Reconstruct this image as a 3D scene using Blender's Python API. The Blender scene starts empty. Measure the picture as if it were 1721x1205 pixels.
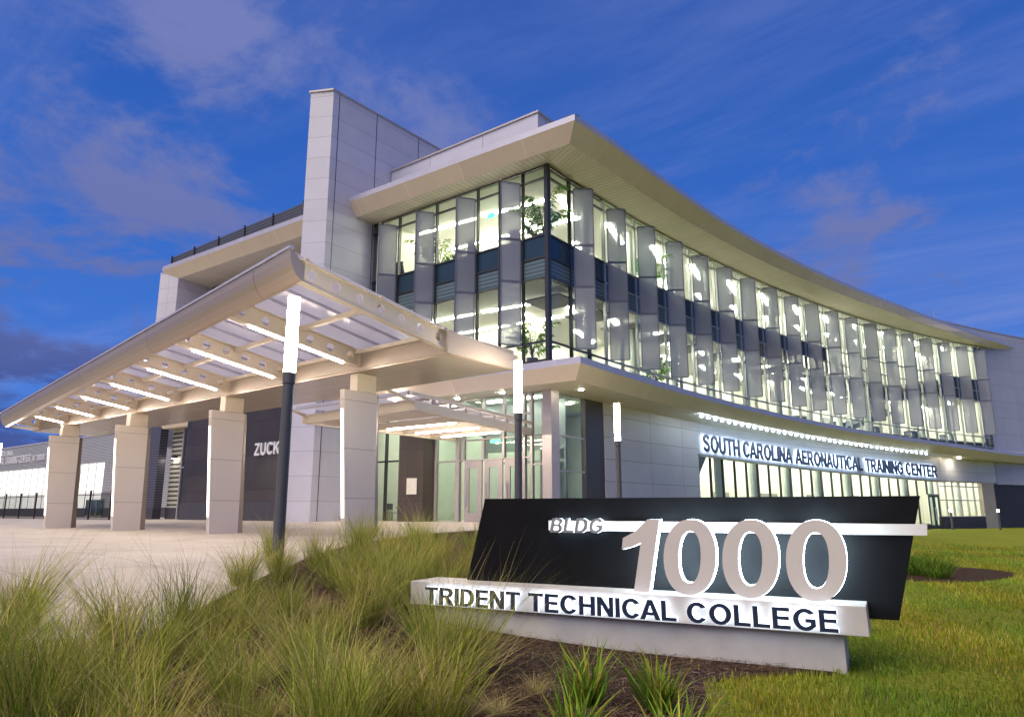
import bpy, bmesh, math, random
import numpy as np
from math import radians, sin, cos, pi, atan2, sqrt, asin
from mathutils import Vector

random.seed(7)
rng = np.random.default_rng(11)
scn = bpy.context.scene
col = scn.collection

# ------------------------------------------------------------------ camera
EYE = 0.70
cam_d = bpy.data.cameras.new('camera')
cam_d.sensor_width = 36.0
cam_d.lens = 1210.0 / 1721.0 * 36.0
cam_d.clip_start = 0.05
cam_d.clip_end = 3000
cam = bpy.data.objects.new('camera', cam_d)
col.objects.link(cam)
cam.location = (0, 0, EYE)
cam.rotation_euler = (radians(90 + 12.01), 0, radians(37.8))
scn.camera = cam

# ------------------------------------------------------------------ render / exposure
scn.view_settings.view_transform = 'Standard'
scn.view_settings.look = 'None'
scn.view_settings.exposure = 0.55
scn.view_settings.gamma = 1.0
scn.render.engine = 'CYCLES'
cy = scn.cycles
cy.use_denoising = True
cy.max_bounces = 7
cy.diffuse_bounces = 4
cy.glossy_bounces = 3
cy.transmission_bounces = 4
cy.transparent_max_bounces = 16
cy.sample_clamp_indirect = 4.0
cy.caustics_reflective = False
cy.caustics_refractive = False

# ------------------------------------------------------------------ sky (dusk)
SUN_EL, SUN_AZ = radians(56), radians(188)     # afterglow behind the camera (heading clockwise from +Y)
world = bpy.data.worlds.new('World')
scn.world = world
world.use_nodes = True
wt = world.node_tree
for n_ in list(wt.nodes):
    wt.nodes.remove(n_)


def N(t, kind, **kw):
    n = t.nodes.new(kind)
    for k, v in kw.items():
        if hasattr(n, k):
            setattr(n, k, v)
        else:
            n.inputs[k].default_value = v
    return n


def L(t, a, b):
    t.links.new(a, b)


def ramp(t, stops, interp='LINEAR'):
    r = t.nodes.new('ShaderNodeValToRGB')
    cr = r.color_ramp
    cr.interpolation = interp
    while len(cr.elements) < len(stops):
        cr.elements.new(0.5)
    for e, (p, c) in zip(cr.elements, stops):
        e.position = p
        e.color = (c[0], c[1], c[2], 1) if not isinstance(c, (int, float)) else (c, c, c, 1)
    return r


def math_(t, op, a, b=None, clamp=False):
    m = t.nodes.new('ShaderNodeMath')
    m.operation = op
    m.use_clamp = clamp
    for i, x in enumerate((a, b)):
        if x is None:
            continue
        if isinstance(x, (int, float)):
            m.inputs[i].default_value = x
        else:
            t.links.new(x, m.inputs[i])
    return m.outputs[0]


def mixc(t, fac, a, b, mode='MIX'):
    m = t.nodes.new('ShaderNodeMix')
    m.data_type = 'RGBA'
    m.blend_type = mode
    for s, x in ((m.inputs[0], fac), (m.inputs[6], a), (m.inputs[7], b)):
        if isinstance(x, (int, float)):
            s.default_value = x
        elif isinstance(x, tuple):
            s.default_value = (x[0], x[1], x[2], 1)
        else:
            t.links.new(x, s)
    return m.outputs[2]


def build_world():
    t = wt
    out = N(t, 'ShaderNodeOutputWorld')
    tc = N(t, 'ShaderNodeTexCoord')
    sep = N(t, 'ShaderNodeSeparateXYZ')
    L(t, tc.outputs['Generated'], sep.inputs[0])
    x, y, z = sep.outputs
    base = ramp(t, [(0.0, (0.085, 0.245, 0.76)), (0.18, (0.048, 0.18, 0.66)), (0.42, (0.026, 0.125, 0.53)),
                    (0.75, (0.020, 0.075, 0.36)), (1.0, (0.02, 0.06, 0.28))])
    L(t, z, base.inputs[0])
    # heading: afterglow side (south) is paler and more lilac
    glow = math_(t, 'MULTIPLY_ADD', y, -0.8)
    t.nodes[-1].inputs[2].default_value = -0.02
    glow = math_(t, 'MAXIMUM', glow, 0.0)
    c0 = mixc(t, glow, base.outputs[0], (0.60, 0.52, 0.80))
    # clouds on a flat layer
    zz = math_(t, 'ADD', math_(t, 'MAXIMUM', z, 0.0), 0.16)
    px = math_(t, 'DIVIDE', x, zz)
    py = math_(t, 'DIVIDE', y, zz)
    cmb = N(t, 'ShaderNodeCombineXYZ')
    L(t, px, cmb.inputs[0]); L(t, py, cmb.inputs[1])
    n1 = N(t, 'ShaderNodeTexNoise', Scale=1.7, Detail=10.0, Roughness=0.63, Distortion=0.3)
    mp = N(t, 'ShaderNodeMapping')
    mp.inputs['Location'].default_value = (3.7, 1.2, 0.0)
    L(t, cmb.outputs[0], mp.inputs[0]); L(t, mp.outputs[0], n1.inputs['Vector'])
    n2 = N(t, 'ShaderNodeTexNoise', Scale=0.55, Detail=9.0, Roughness=0.66, Distortion=0.6)
    mp2 = N(t, 'ShaderNodeMapping')
    mp2.inputs['Location'].default_value = (9.1, 5.4, 0.0)
    mp2.inputs['Rotation'].default_value = (0, 0, radians(25))
    mp2.inputs['Scale'].default_value = (0.7, 2.0, 1)
    L(t, cmb.outputs[0], mp2.inputs[0]); L(t, mp2.outputs[0], n2.inputs['Vector'])
    # more cloud to the west (left of the view)
    lw = N(t, 'ShaderNodeMapRange', clamp=True)
    lw.inputs[1].default_value = 0.55; lw.inputs[2].default_value = 0.97
    L(t, math_(t, 'MULTIPLY', x, -1.0), lw.inputs[0])
    thick = math_(t, 'MULTIPLY_ADD', lw.outputs[0], 0.15)
    t.nodes[-1].inputs[2].default_value = -0.075
    m1 = math_(t, 'ADD', n1.outputs[0], thick)
    r1 = ramp(t, [(0.44, 0.0), (0.60, 1.0)], 'EASE')
    L(t, m1, r1.inputs[0])
    r2 = ramp(t, [(0.43, 0.0), (0.68, 0.85)], 'EASE')
    L(t, n2.outputs[0], r2.inputs[0])
    ccol = ramp(t, [(0.0, (0.035, 0.065, 0.27)), (0.15, (0.05, 0.08, 0.30)), (0.27, (0.145, 0.165, 0.39)), (0.55, (0.19, 0.225, 0.50))])
    L(t, z, ccol.inputs[0])
    wcol = ramp(t, [(0.0, (0.22, 0.30, 0.70)), (0.5, (0.17, 0.23, 0.58))])
    L(t, z, wcol.inputs[0])
    c1 = mixc(t, math_(t, 'MULTIPLY', r2.outputs[0], 0.70), c0, wcol.outputs[0])
    c2 = mixc(t, math_(t, 'MULTIPLY', r1.outputs[0], 0.88), c1, ccol.outputs[0])
    bg = N(t, 'ShaderNodeBackground', Strength=0.67)
    L(t, c2, bg.inputs[0])
    sky = N(t, 'ShaderNodeTexSky')
    sky.sky_type = 'NISHITA'
    sky.sun_disc = False
    sky.sun_elevation = radians(2.0)
    sky.sun_rotation = SUN_AZ
    bg2 = N(t, 'ShaderNodeBackground', Strength=0.008)
    L(t, sky.outputs[0], bg2.inputs[0])
    add = N(t, 'ShaderNodeAddShader')
    L(t, bg.outputs[0], add.inputs[0]); L(t, bg2.outputs[0], add.inputs[1])
    L(t, add.outputs[0], out.inputs[0])


build_world()

sun_d = bpy.data.lights.new('sun', 'SUN')
sun_d.energy = 2.5
sun_d.angle = radians(60)
sun_d.color = (1.0, 0.89, 0.70)
sun = bpy.data.objects.new('sun', sun_d)
col.objects.link(sun)
sdir = Vector((sin(SUN_AZ) * cos(SUN_EL), cos(SUN_AZ) * cos(SUN_EL), sin(SUN_EL)))
sun.rotation_euler = sdir.to_track_quat('Z', 'Y').to_euler()
sun.location = (0, -20, 30)

# ------------------------------------------------------------------ materials
MATS = {}


def base_mat(name):
    m = bpy.data.materials.new(name)
    m.use_nodes = True
    t = m.node_tree
    p = t.nodes['Principled BSDF']
    MATS[name] = m
    return m, t, p


def solid(name, c, rough=0.5, metal=0.0, var=0.06, scale=3.0, bump=0.0, bscale=40.0, spec=0.5):
    m, t, p = base_mat(name)
    tc = N(t, 'ShaderNodeTexCoord')
    nz = N(t, 'ShaderNodeTexNoise', Scale=scale, Detail=5.0, Roughness=0.6)
    L(t, tc.outputs['Object'], nz.inputs['Vector'])
    a = tuple(x * (1 - var) for x in c)
    b = tuple(min(1, x * (1 + var)) for x in c)
    r = ramp(t, [(0.3, a), (0.7, b)])
    L(t, nz.outputs[0], r.inputs[0])
    L(t, r.outputs[0], p.inputs['Base Color'])
    rr = N(t, 'ShaderNodeMapRange')
    rr.inputs[3].default_value = max(0, rough - 0.06); rr.inputs[4].default_value = min(1, rough + 0.08)
    L(t, nz.outputs[0], rr.inputs[0])
    L(t, rr.outputs[0], p.inputs['Roughness'])
    p.inputs['Metallic'].default_value = metal
    p.inputs['Specular IOR Level'].default_value = spec
    if bump:
        nb = N(t, 'ShaderNodeTexNoise', Scale=bscale, Detail=3.0)
        L(t, tc.outputs['Object'], nb.inputs['Vector'])
        bp = N(t, 'ShaderNodeBump', Strength=bump, Distance=0.01)
        L(t, nb.outputs[0], bp.inputs['Height'])
        L(t, bp.outputs[0], p.inputs['Normal'])
    return m


def emit(name, c, s):
    m, t, p = base_mat(name)
    p.inputs['Base Color'].default_value = (0.8, 0.8, 0.8, 1)
    p.inputs['Emission Color'].default_value = (c[0], c[1], c[2], 1)
    p.inputs['Emission Strength'].default_value = s
    return m


def lines_mat(name, c, pu, pv, w=0.03, dark=0.45, rough=0.45, metal=0.0, src='UV', ou=0.0, ov=0.0, var=0.04, spec=0.5, bump=0.25):
    """panelled cladding: joints every pu along u and pv along v (0 = none), in metres"""
    m, t, p = base_mat(name)
    tc = N(t, 'ShaderNodeTexCoord')
    sep = N(t, 'ShaderNodeSeparateXYZ')
    L(t, tc.outputs['UV'], sep.inputs[0])
    fac = None
    ids = []
    for ax, per, off in ((0, pu, ou), (1, pv, ov)):
        if not per:
            continue
        q = math_(t, 'DIVIDE', math_(t, 'ADD', sep.outputs[ax], off + 1000 * per), per)
        fr = math_(t, 'FRACT', q)
        d = math_(t, 'ABSOLUTE', math_(t, 'SUBTRACT', fr, 0.5))
        k = math_(t, 'GREATER_THAN', d, 0.5 - 0.5 * w / per)
        ids.append(math_(t, 'FLOOR', q))
        fac = k if fac is None else math_(t, 'MAXIMUM', fac, k)
    nz = N(t, 'ShaderNodeTexNoise', Scale=0.8, Detail=6.0, Roughness=0.6)
    L(t, tc.outputs['UV'], nz.inputs['Vector'])
    a = tuple(x * (1 - var) for x in c); b = tuple(min(1, x * (1 + var)) for x in c)
    r = ramp(t, [(0.3, a), (0.7, b)])
    L(t, nz.outputs[0], r.inputs[0])
    # each panel a hair different
    cm = N(t, 'ShaderNodeCombineXYZ')
    for i, s in enumerate(ids):
        L(t, s, cm.inputs[i])
    wn = N(t, 'ShaderNodeTexWhiteNoise')
    L(t, cm.outputs[0], wn.inputs[0])
    pv_ = N(t, 'ShaderNodeMapRange')
    pv_.inputs[3].default_value = 1 - var; pv_.inputs[4].default_value = 1 + var
    L(t, wn.outputs[0], pv_.inputs[0])
    base = mixc(t, 1.0, r.outputs[0], pv_.outputs[0], 'MULTIPLY')
    colr = mixc(t, fac, base, tuple(x * dark for x in c))
    L(t, colr, p.inputs['Base Color'])
    p.inputs['Roughness'].default_value = rough
    p.inputs['Metallic'].default_value = metal
    p.inputs['Specular IOR Level'].default_value = spec
    if bump:
        bp = N(t, 'ShaderNodeBump', Strength=bump, Distance=0.01)
        bp.invert = True
        L(t, fac, bp.inputs['Height'])
        L(t, bp.outputs[0], p.inputs['Normal'])
    return m


def glass(name, tint, refl=0.9, gcol=(1, 1, 1)):
    m, t, p = base_mat(name)
    out = t.nodes['Material Output']
    tr = N(t, 'ShaderNodeBsdfTransparent')
    tr.inputs[0].default_value = (*tint, 1)
    gl = N(t, 'ShaderNodeBsdfGlossy', Roughness=0.015)
    gl.inputs[0].default_value = (*gcol, 1)
    fr = N(t, 'ShaderNodeFresnel', IOR=1.5)
    k = math_(t, 'MULTIPLY', fr.outputs[0], refl)
    mx = N(t, 'ShaderNodeMixShader')
    L(t, k, mx.inputs[0]); L(t, tr.outputs[0], mx.inputs[1]); L(t, gl.outputs[0], mx.inputs[2])
    L(t, mx.outputs[0], out.inputs[0])
    return m


def veil(name, c, transp, rough=0.5, translucent=0.0, vary=0.0):
    """perforated metal / fritted glass: part see-through, part painted"""
    m, t, p = base_mat(name)
    out = t.nodes['Material Output']
    p.inputs['Base Color'].default_value = (*c, 1)
    p.inputs['Roughness'].default_value = rough
    if vary:
        oi = N(t, 'ShaderNodeObjectInfo')
        mr = N(t, 'ShaderNodeMapRange')
        mr.inputs[3].default_value = 1 - vary; mr.inputs[4].default_value = 1 + vary
        L(t, oi.outputs['Random'], mr.inputs[0])
        L(t, mixc(t, 1.0, c, mr.outputs[0], 'MULTIPLY'), p.inputs['Base Color'])
    tr = N(t, 'ShaderNodeBsdfTransparent')
    tl = N(t, 'ShaderNodeBsdfTranslucent')
    tl.inputs[0].default_value = (*c, 1)
    m0 = N(t, 'ShaderNodeMixShader')
    m0.inputs[0].default_value = translucent
    L(t, p.outputs[0], m0.inputs[1]); L(t, tl.outputs[0], m0.inputs[2])
    mx = N(t, 'ShaderNodeMixShader')
    mx.inputs[0].default_value = transp
    L(t, m0.outputs[0], mx.inputs[1]); L(t, tr.outputs[0], mx.inputs[2])
    L(t, mx.outputs[0], out.inputs[0])
    return m


WHITE = lines_mat('white_panel', (0.57, 0.56, 0.65), 3.4, 1.05, w=0.022, dark=0.5, rough=0.42)
FINW = lines_mat('fin_panel', (0.56, 0.55, 0.66), 0, 1.2, w=0.03, dark=0.66, rough=0.42)
FASC = lines_mat('fascia_panel', (0.72, 0.61, 0.47), 3.6, 0, w=0.03, dark=1.25, rough=0.45)
EDGE = solid('edge_metal', (0.48, 0.47, 0.58), 0.4, 0.3)
SOFF = lines_mat('soffit_plank', (0.70, 0.64, 0.52), 0.30, 0, w=0.03, dark=0.45, rough=0.4)
DARKP = lines_mat('dark_panel', (0.040, 0.032, 0.028), 6.0, 0.92, w=0.03, dark=0.4, rough=0.30, var=0.22)
BROWN = lines_mat('brown_panel', (0.055, 0.044, 0.040), 1.6, 1.2, w=0.02, dark=0.5, rough=0.4, var=0.10)
DBASE = lines_mat('dark_base', (0.045, 0.042, 0.055), 0.28, 0, w=0.02, dark=0.7, rough=0.5)
NAVY = solid('dark_block', (0.030, 0.030, 0.042), 0.6, var=0.2)
CORR = lines_mat('corrugated', (0.52, 0.52, 0.52), 0, 0.14, w=0.05, dark=0.35, rough=0.4, metal=0.4)
CORRD = lines_mat('corrugated_dark', (0.11, 0.11, 0.15), 0, 0.16, w=0.06, dark=0.35, rough=0.4, metal=0.3)
LOUV = lines_mat('louver', (0.07, 0.075, 0.11), 0, 0.2, w=0.07, dark=0.25, rough=0.5)
MULL = solid('mullion_dark', (0.055, 0.06, 0.065), 0.35, 0.5)
MULLS = solid('mullion_silver', (0.40, 0.42, 0.40), 0.35, 0.35)
MULLG = solid('mullion_grey', (0.42, 0.39, 0.40), 0.4, 0.3)
GLASS = glass('clear_glass', (0.86, 0.92, 0.86), 0.85)
GLASSG = glass('lobby_glass', (0.72, 0.86, 0.80), 0.9)
SPAN = solid('spandrel_blue', (0.020, 0.045, 0.075), 0.12, var=0.1)
SPAN2 = lines_mat('spandrel_slat', (0.075, 0.11, 0.13), 0, 0.19, w=0.05, dark=1.9, rough=0.2, bump=0)
PERF = veil('perforated_metal', (0.39, 0.41, 0.50), 0.41, 0.4, 0.35, 0.14)
PERFF = solid('screen_frame', (0.15, 0.155, 0.21), 0.4, 0.3)
IWALL = solid('interior_wall', (0.82, 0.81, 0.70), 0.7, var=0.03)
IFLOOR = solid('interior_floor', (0.36, 0.34, 0.32), 0.4)
ICEIL = solid('interior_ceiling', (0.80, 0.80, 0.74), 0.8, var=0.02)
ITILE = lines_mat('interior_tile', (0.30, 0.27, 0.24), 1.2, 0.9, w=0.03, dark=1.8, rough=0.4)
ICOL = solid('interior_column', (0.72, 0.78, 0.70), 0.6)
CLIGHT = emit('ceiling_light', (1.0, 0.96, 0.80), 46.0)
CLIGHTR = emit('ceiling_light_hall', (1.0, 0.97, 0.84), 52.0)
CLIGHTG = emit('ceiling_light_lobby', (0.92, 1.0, 0.86), 45.0)
TAN = solid('canopy_paint', (0.50, 0.43, 0.36), 0.38, 0.15, var=0.03)
TANF = lines_mat('canopy_fascia', (0.45, 0.37, 0.30), 6.5, 0, w=0.03, dark=0.5, rough=0.33, metal=0.45, var=0.03)
CREAM = solid('canopy_beam_paint', (0.74, 0.65, 0.53), 0.4, var=0.03)
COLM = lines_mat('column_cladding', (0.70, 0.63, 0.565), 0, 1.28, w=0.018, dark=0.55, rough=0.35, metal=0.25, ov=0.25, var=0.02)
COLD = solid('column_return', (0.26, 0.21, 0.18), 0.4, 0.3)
TANSOF = lines_mat('canopy_soffit', (0.48, 0.40, 0.33), 3.25, 1.35, w=0.025, dark=1.35, rough=0.25, metal=0.35, var=0.03, bump=0.1)
CGLASS = veil('canopy_glass', (0.72, 0.70, 0.80), 0.34, 0.12, 0.45)
STRIP = emit('led_strip', (1.0, 0.82, 0.66), 55.0)
COLLED = emit('column_led', (1.0, 0.90, 0.78), 2.2)
LAMPE = emit('lamp_tube', (1.0, 0.86, 0.68), 60.0)
POLE = solid('pole_paint', (0.085, 0.087, 0.095), 0.45, 0.2)
BLACK = solid('sign_black', (0.0062, 0.0062, 0.0068), 0.42, 0.0, var=0.25, spec=0.12)
SIGNW = solid('sign_cream', (0.50, 0.465, 0.43), 0.5, var=0.10, bump=0.06, bscale=120)
SIGNP = solid('sign_numeral', (0.62, 0.565, 0.525), 0.4, var=0.03)
SIGNL = solid('sign_letter_blue', (0.022, 0.034, 0.075), 0.35, 0.2)
SIGNG = solid('sign_letter_grey', (0.30, 0.28, 0.27), 0.35, 0.4)
HALO = emit('halo_white', (0.60, 0.82, 1.0), 13.0)
HALOG = emit('halo_bldg', (0.55, 0.75, 1.0), 10.0)
HALOB = emit('halo_wall_sign', (0.62, 0.78, 1.0), 3.4)
HALOT = emit('halo_college', (0.68, 0.80, 1.0), 3.6)
DOWNL = emit('downlight_fill', (1.0, 0.86, 0.68), 220.0)
BOLL = emit('bollard_lens', (1.0, 0.88, 0.72), 40.0)
COVE = emit('cove_led', (0.62, 0.78, 1.0), 48.0)
EXITG = emit('exit_green', (0.01, 0.9, 0.35), 2.6)
FENCE = solid('fence_black', (0.012, 0.012, 0.013), 0.5)
PLAQ = solid('notice_paper', (0.62, 0.60, 0.56), 0.5, var=0.12, scale=9)
POTM = solid('planter_grey', (0.16, 0.18, 0.22), 0.5)
CHAIR = solid('chair_dark', (0.03, 0.035, 0.05), 0.6)
WALLB = solid('annex_wall_white', (0.75, 0.76, 0.70), 0.5, var=0.03)
ANXWIN = emit('annex_lit_panel', (0.96, 1.0, 0.88), 0.60)
LETW = solid('letter_white', (0.72, 0.72, 0.76), 0.4, 0.2)


def leaf_mat(name, rough=0.5, trans=0.25):
    m, t, p = base_mat(name)
    out = t.nodes['Material Output']
    at = N(t, 'ShaderNodeAttribute')
    at.attribute_name = 'tint'
    oi = N(t, 'ShaderNodeObjectInfo')
    hs = N(t, 'ShaderNodeHueSaturation')
    mr = N(t, 'ShaderNodeMapRange')
    mr.inputs[3].default_value = 0.95; mr.inputs[4].default_value = 1.4
    L(t, oi.outputs['Random'], mr.inputs[0])
    L(t, mr.outputs[0], hs.inputs['Value'])
    L(t, at.outputs['Color'], hs.inputs['Color'])
    L(t, hs.outputs[0], p.inputs['Base Color'])
    p.inputs['Roughness'].default_value = rough
    p.inputs['Specular IOR Level'].default_value = 0.06
    tl = N(t, 'ShaderNodeBsdfTranslucent')
    L(t, hs.outputs[0], tl.inputs[0])
    mx = N(t, 'ShaderNodeMixShader')
    mx.inputs[0].default_value = trans
    L(t, p.outputs[0], mx.inputs[1]); L(t, tl.outputs[0], mx.inputs[2])
    L(t, mx.outputs[0], out.inputs[0])
    return m


LEAF = leaf_mat('leaf')


# ------------------------------------------------------------------ mesh helpers
class MB:
    def __init__(self):
        self.v = []; self.f = []; self.m = []; self.uv = []

    def face(self, pts, m=0, uv=None):
        i = len(self.v)
        self.v += [tuple(p) for p in pts]
        self.f.append(tuple(range(i, i + len(pts))))
        self.m.append(m)
        if uv is None:
            # planar metres: u along the horizontal run, v = height (or the other plan axis on flat faces)
            a, b, c = Vector(pts[0]), Vector(pts[1]), Vector(pts[2])
            nrm = (b - a).cross(c - b)
            if nrm.length > 1e-9:
                nrm.normalize()
            if abs(nrm.z) > 0.8:
                uv = [(p[0], p[1]) for p in pts]
            else:
                d = Vector((-nrm.y, nrm.x, 0)); d.normalize()
                uv = [(p[0] * d.x + p[1] * d.y, p[2]) for p in pts]
        self.uv.append(uv)

    def box(self, x0, x1, y0, y1, z0, z1, m=0):
        self.prism([(x0, y0), (x1, y0), (x1, y1), (x0, y1)], z0, z1, m)

    def prism(self, poly, z0, z1, m=0, mt=None):
        n = len(poly)
        ar = sum(poly[i][0] * poly[(i + 1) % n][1] - poly[(i + 1) % n][0] * poly[i][1] for i in range(n))
        if ar < 0:
            poly = poly[::-1]
        zb = z0 if isinstance(z0, (list, tuple)) else [z0] * n
        zt = z1 if isinstance(z1, (list, tuple)) else [z1] * n
        for i in range(n):
            a, b = poly[i], poly[(i + 1) % n]
            self.face([(a[0], a[1], zb[i]), (b[0], b[1], zb[(i + 1) % n]), (b[0], b[1], zt[(i + 1) % n]), (a[0], a[1], zt[i])], m)
        self.face([(p[0], p[1], zt[i]) for i, p in enumerate(poly)], m if mt is None else mt)
        self.face([(p[0], p[1], zb[i]) for i, p in reversed(list(enumerate(poly)))], m)

    def obox(self, p, q, w, z0, z1, m=0, ext=0.0, shift=0.0):
        """box along plan segment p-q, thickness w (centred, shifted along the left normal)"""
        d = Vector((q[0] - p[0], q[1] - p[1])); d.normalize()
        n = Vector((-d.y, d.x))
        a = Vector(p[:2]) - d * ext + n * shift; b = Vector(q[:2]) + d * ext + n * shift
        h = n * (w / 2)
        self.prism([tuple(a - h), tuple(b - h), tuple(b + h), tuple(a + h)], z0, z1, m)

    def bar(self, a, b, w, h, m=0, up=(0, 0, 1)):
        """box along a 3D segment"""
        a = Vector(a); b = Vector(b)
        d = (b - a).normalized()
        s = d.cross(Vector(up))
        if s.length < 1e-4:
            s = Vector((1, 0, 0))
        s.normalize()
        u = s.cross(d)
        s *= w / 2; u *= h / 2
        A = [a - s - u, a + s - u, a + s + u, a - s + u]
        B = [x + (b - a) for x in A]
        for i in range(4):
            j = (i + 1) % 4
            self.face([A[i], B[i], B[j], A[j]][::-1], m)
        self.face(A[::-1][::-1], m); self.face(B[::-1], m)

    def tube(self, a, b, r0, r1=None, n=12, m=0, caps=True):
        r1 = r0 if r1 is None else r1
        a = Vector(a); b = Vector(b)
        d = (b - a).normalized()
        s = d.orthogonal().normalized(); u = d.cross(s)
        A = []; B = []
        for k in range(n):
            w = 2 * pi * k / n
            o = s * cos(w) + u * sin(w)
            A.append(a + o * r0); B.append(b + o * r1)
        for k in range(n):
            j = (k + 1) % n
            self.face([A[k], A[j], B[j], B[k]], m)
        if caps:
            self.face(A[::-1], m); self.face(B, m)

    def loft(self, rows, m=0, us=None, closed=False, mats=None):
        """rows: list of sections (equal length lists of points); us: u of each row; v = running length"""
        for i in range(len(rows) - 1):
            A, B = rows[i], rows[i + 1]
            ua = us[i] if us else i; ub = us[i + 1] if us else i + 1
            k = len(A)
            va = 0.0
            rng_ = range(k) if closed else range(k - 1)
            for j in rng_:
                j2 = (j + 1) % k
                ln = (Vector(A[j2]) - Vector(A[j])).length
                mm = mats[j] if mats else m
                self.face([A[j], B[j], B[j2], A[j2]], mm, [(ua, va), (ub, va), (ub, va + ln), (ua, va + ln)])
                va += ln

    def build(self, name, mats, parent=None, smooth=False, bevel=0.0, weld=False, origin=None):
        mats = mats if isinstance(mats, (list, tuple)) else [mats]
        o0 = Vector((0, 0, 0))
        if origin is not None:
            o0 = Vector(origin)
        elif parent is not None:
            pp = parent
            while pp is not None:
                o0 += pp.location
                pp = pp.parent
        me = bpy.data.meshes.new(name)
        me.from_pydata([(x - o0.x, y - o0.y, z - o0.z) for x, y, z in self.v], [], self.f)
        for m in mats:
            me.materials.append(m)
        me.polygons.foreach_set('material_index', self.m)
        ul = me.uv_layers.new(name='UVMap')
        ul.data.foreach_set('uv', [c for fu in self.uv for p in fu for c in p])
        if smooth:
            me.polygons.foreach_set('use_smooth', [True] * len(self.f))
        if weld or bevel or smooth:
            bm = bmesh.new(); bm.from_mesh(me)
            bmesh.ops.remove_doubles(bm, verts=bm.verts, dist=1e-4)
            bm.to_mesh(me); bm.free()
        me.update()
        ob = bpy.data.objects.new(name, me)
        col.objects.link(ob)
        if parent is not None:
            ob.parent = parent
        else:
            ob.location = o0
        if bevel:
            bv = ob.modifiers.new('bevel', 'BEVEL')
            bv.width = bevel; bv.segments = 2; bv.limit_method = 'ANGLE'
        return ob


def tag(o, label=None, cat=None, group=None, kind=None):
    if label: o['label'] = label
    if cat: o['category'] = cat
    if group: o['group'] = group
    if kind: o['kind'] = kind
    return o


def thing(name, loc, label, cat, group=None, rz=0.0):
    o = bpy.data.objects.new(name, None)
    o.empty_display_size = 0.2
    col.objects.link(o)
    o.location = loc
    o.rotation_euler = (0, 0, rz)
    return tag(o, label, cat, group)


def copy_tree(o, parent=None):
    c = o.copy()
    col.objects.link(c)
    if parent is not None:
        c.parent = parent
    for ch in list(o.children):
        copy_tree(ch, c)
    return c


def np_mesh(name, V, F, mat, tint=None, smooth=False):
    me = bpy.data.meshes.new(name)
    me.from_pydata(V.tolist() if hasattr(V, 'tolist') else V, [], F.tolist() if hasattr(F, 'tolist') else F)
    me.materials.append(mat)
    if tint is not None:
        at = me.color_attributes.new('tint', 'FLOAT_COLOR', 'POINT')
        c4 = np.ones((len(V), 4), dtype=np.float32)
        c4[:, :3] = tint
        at.data.foreach_set('color', c4.ravel())
    if smooth:
        me.polygons.foreach_set('use_smooth', [True] * len(me.polygons))
    me.update()
    return me


def arc(cx, cy, rx, ry, a0, a1, n=14):
    return [(cx + rx * cos(radians(a0 + (a1 - a0) * k / n)), cy + ry * sin(radians(a0 + (a1 - a0) * k / n))) for k in range(n + 1)]


def thick(path, w):
    """outline of a stroke of width w along a path"""
    Lf, Rt = [], []
    n = len(path)
    for i in range(n):
        a = path[max(0, i - 1)]; b = path[min(n - 1, i + 1)]
        dx, dy = b[0] - a[0], b[1] - a[1]
        l = sqrt(dx * dx + dy * dy) or 1
        Lf.append((path[i][0] - dy / l * w / 2, path[i][1] + dx / l * w / 2))
        Rt.append((path[i][0] + dy / l * w / 2, path[i][1] - dx / l * w / 2))
    return Lf + Rt[::-1]


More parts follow.
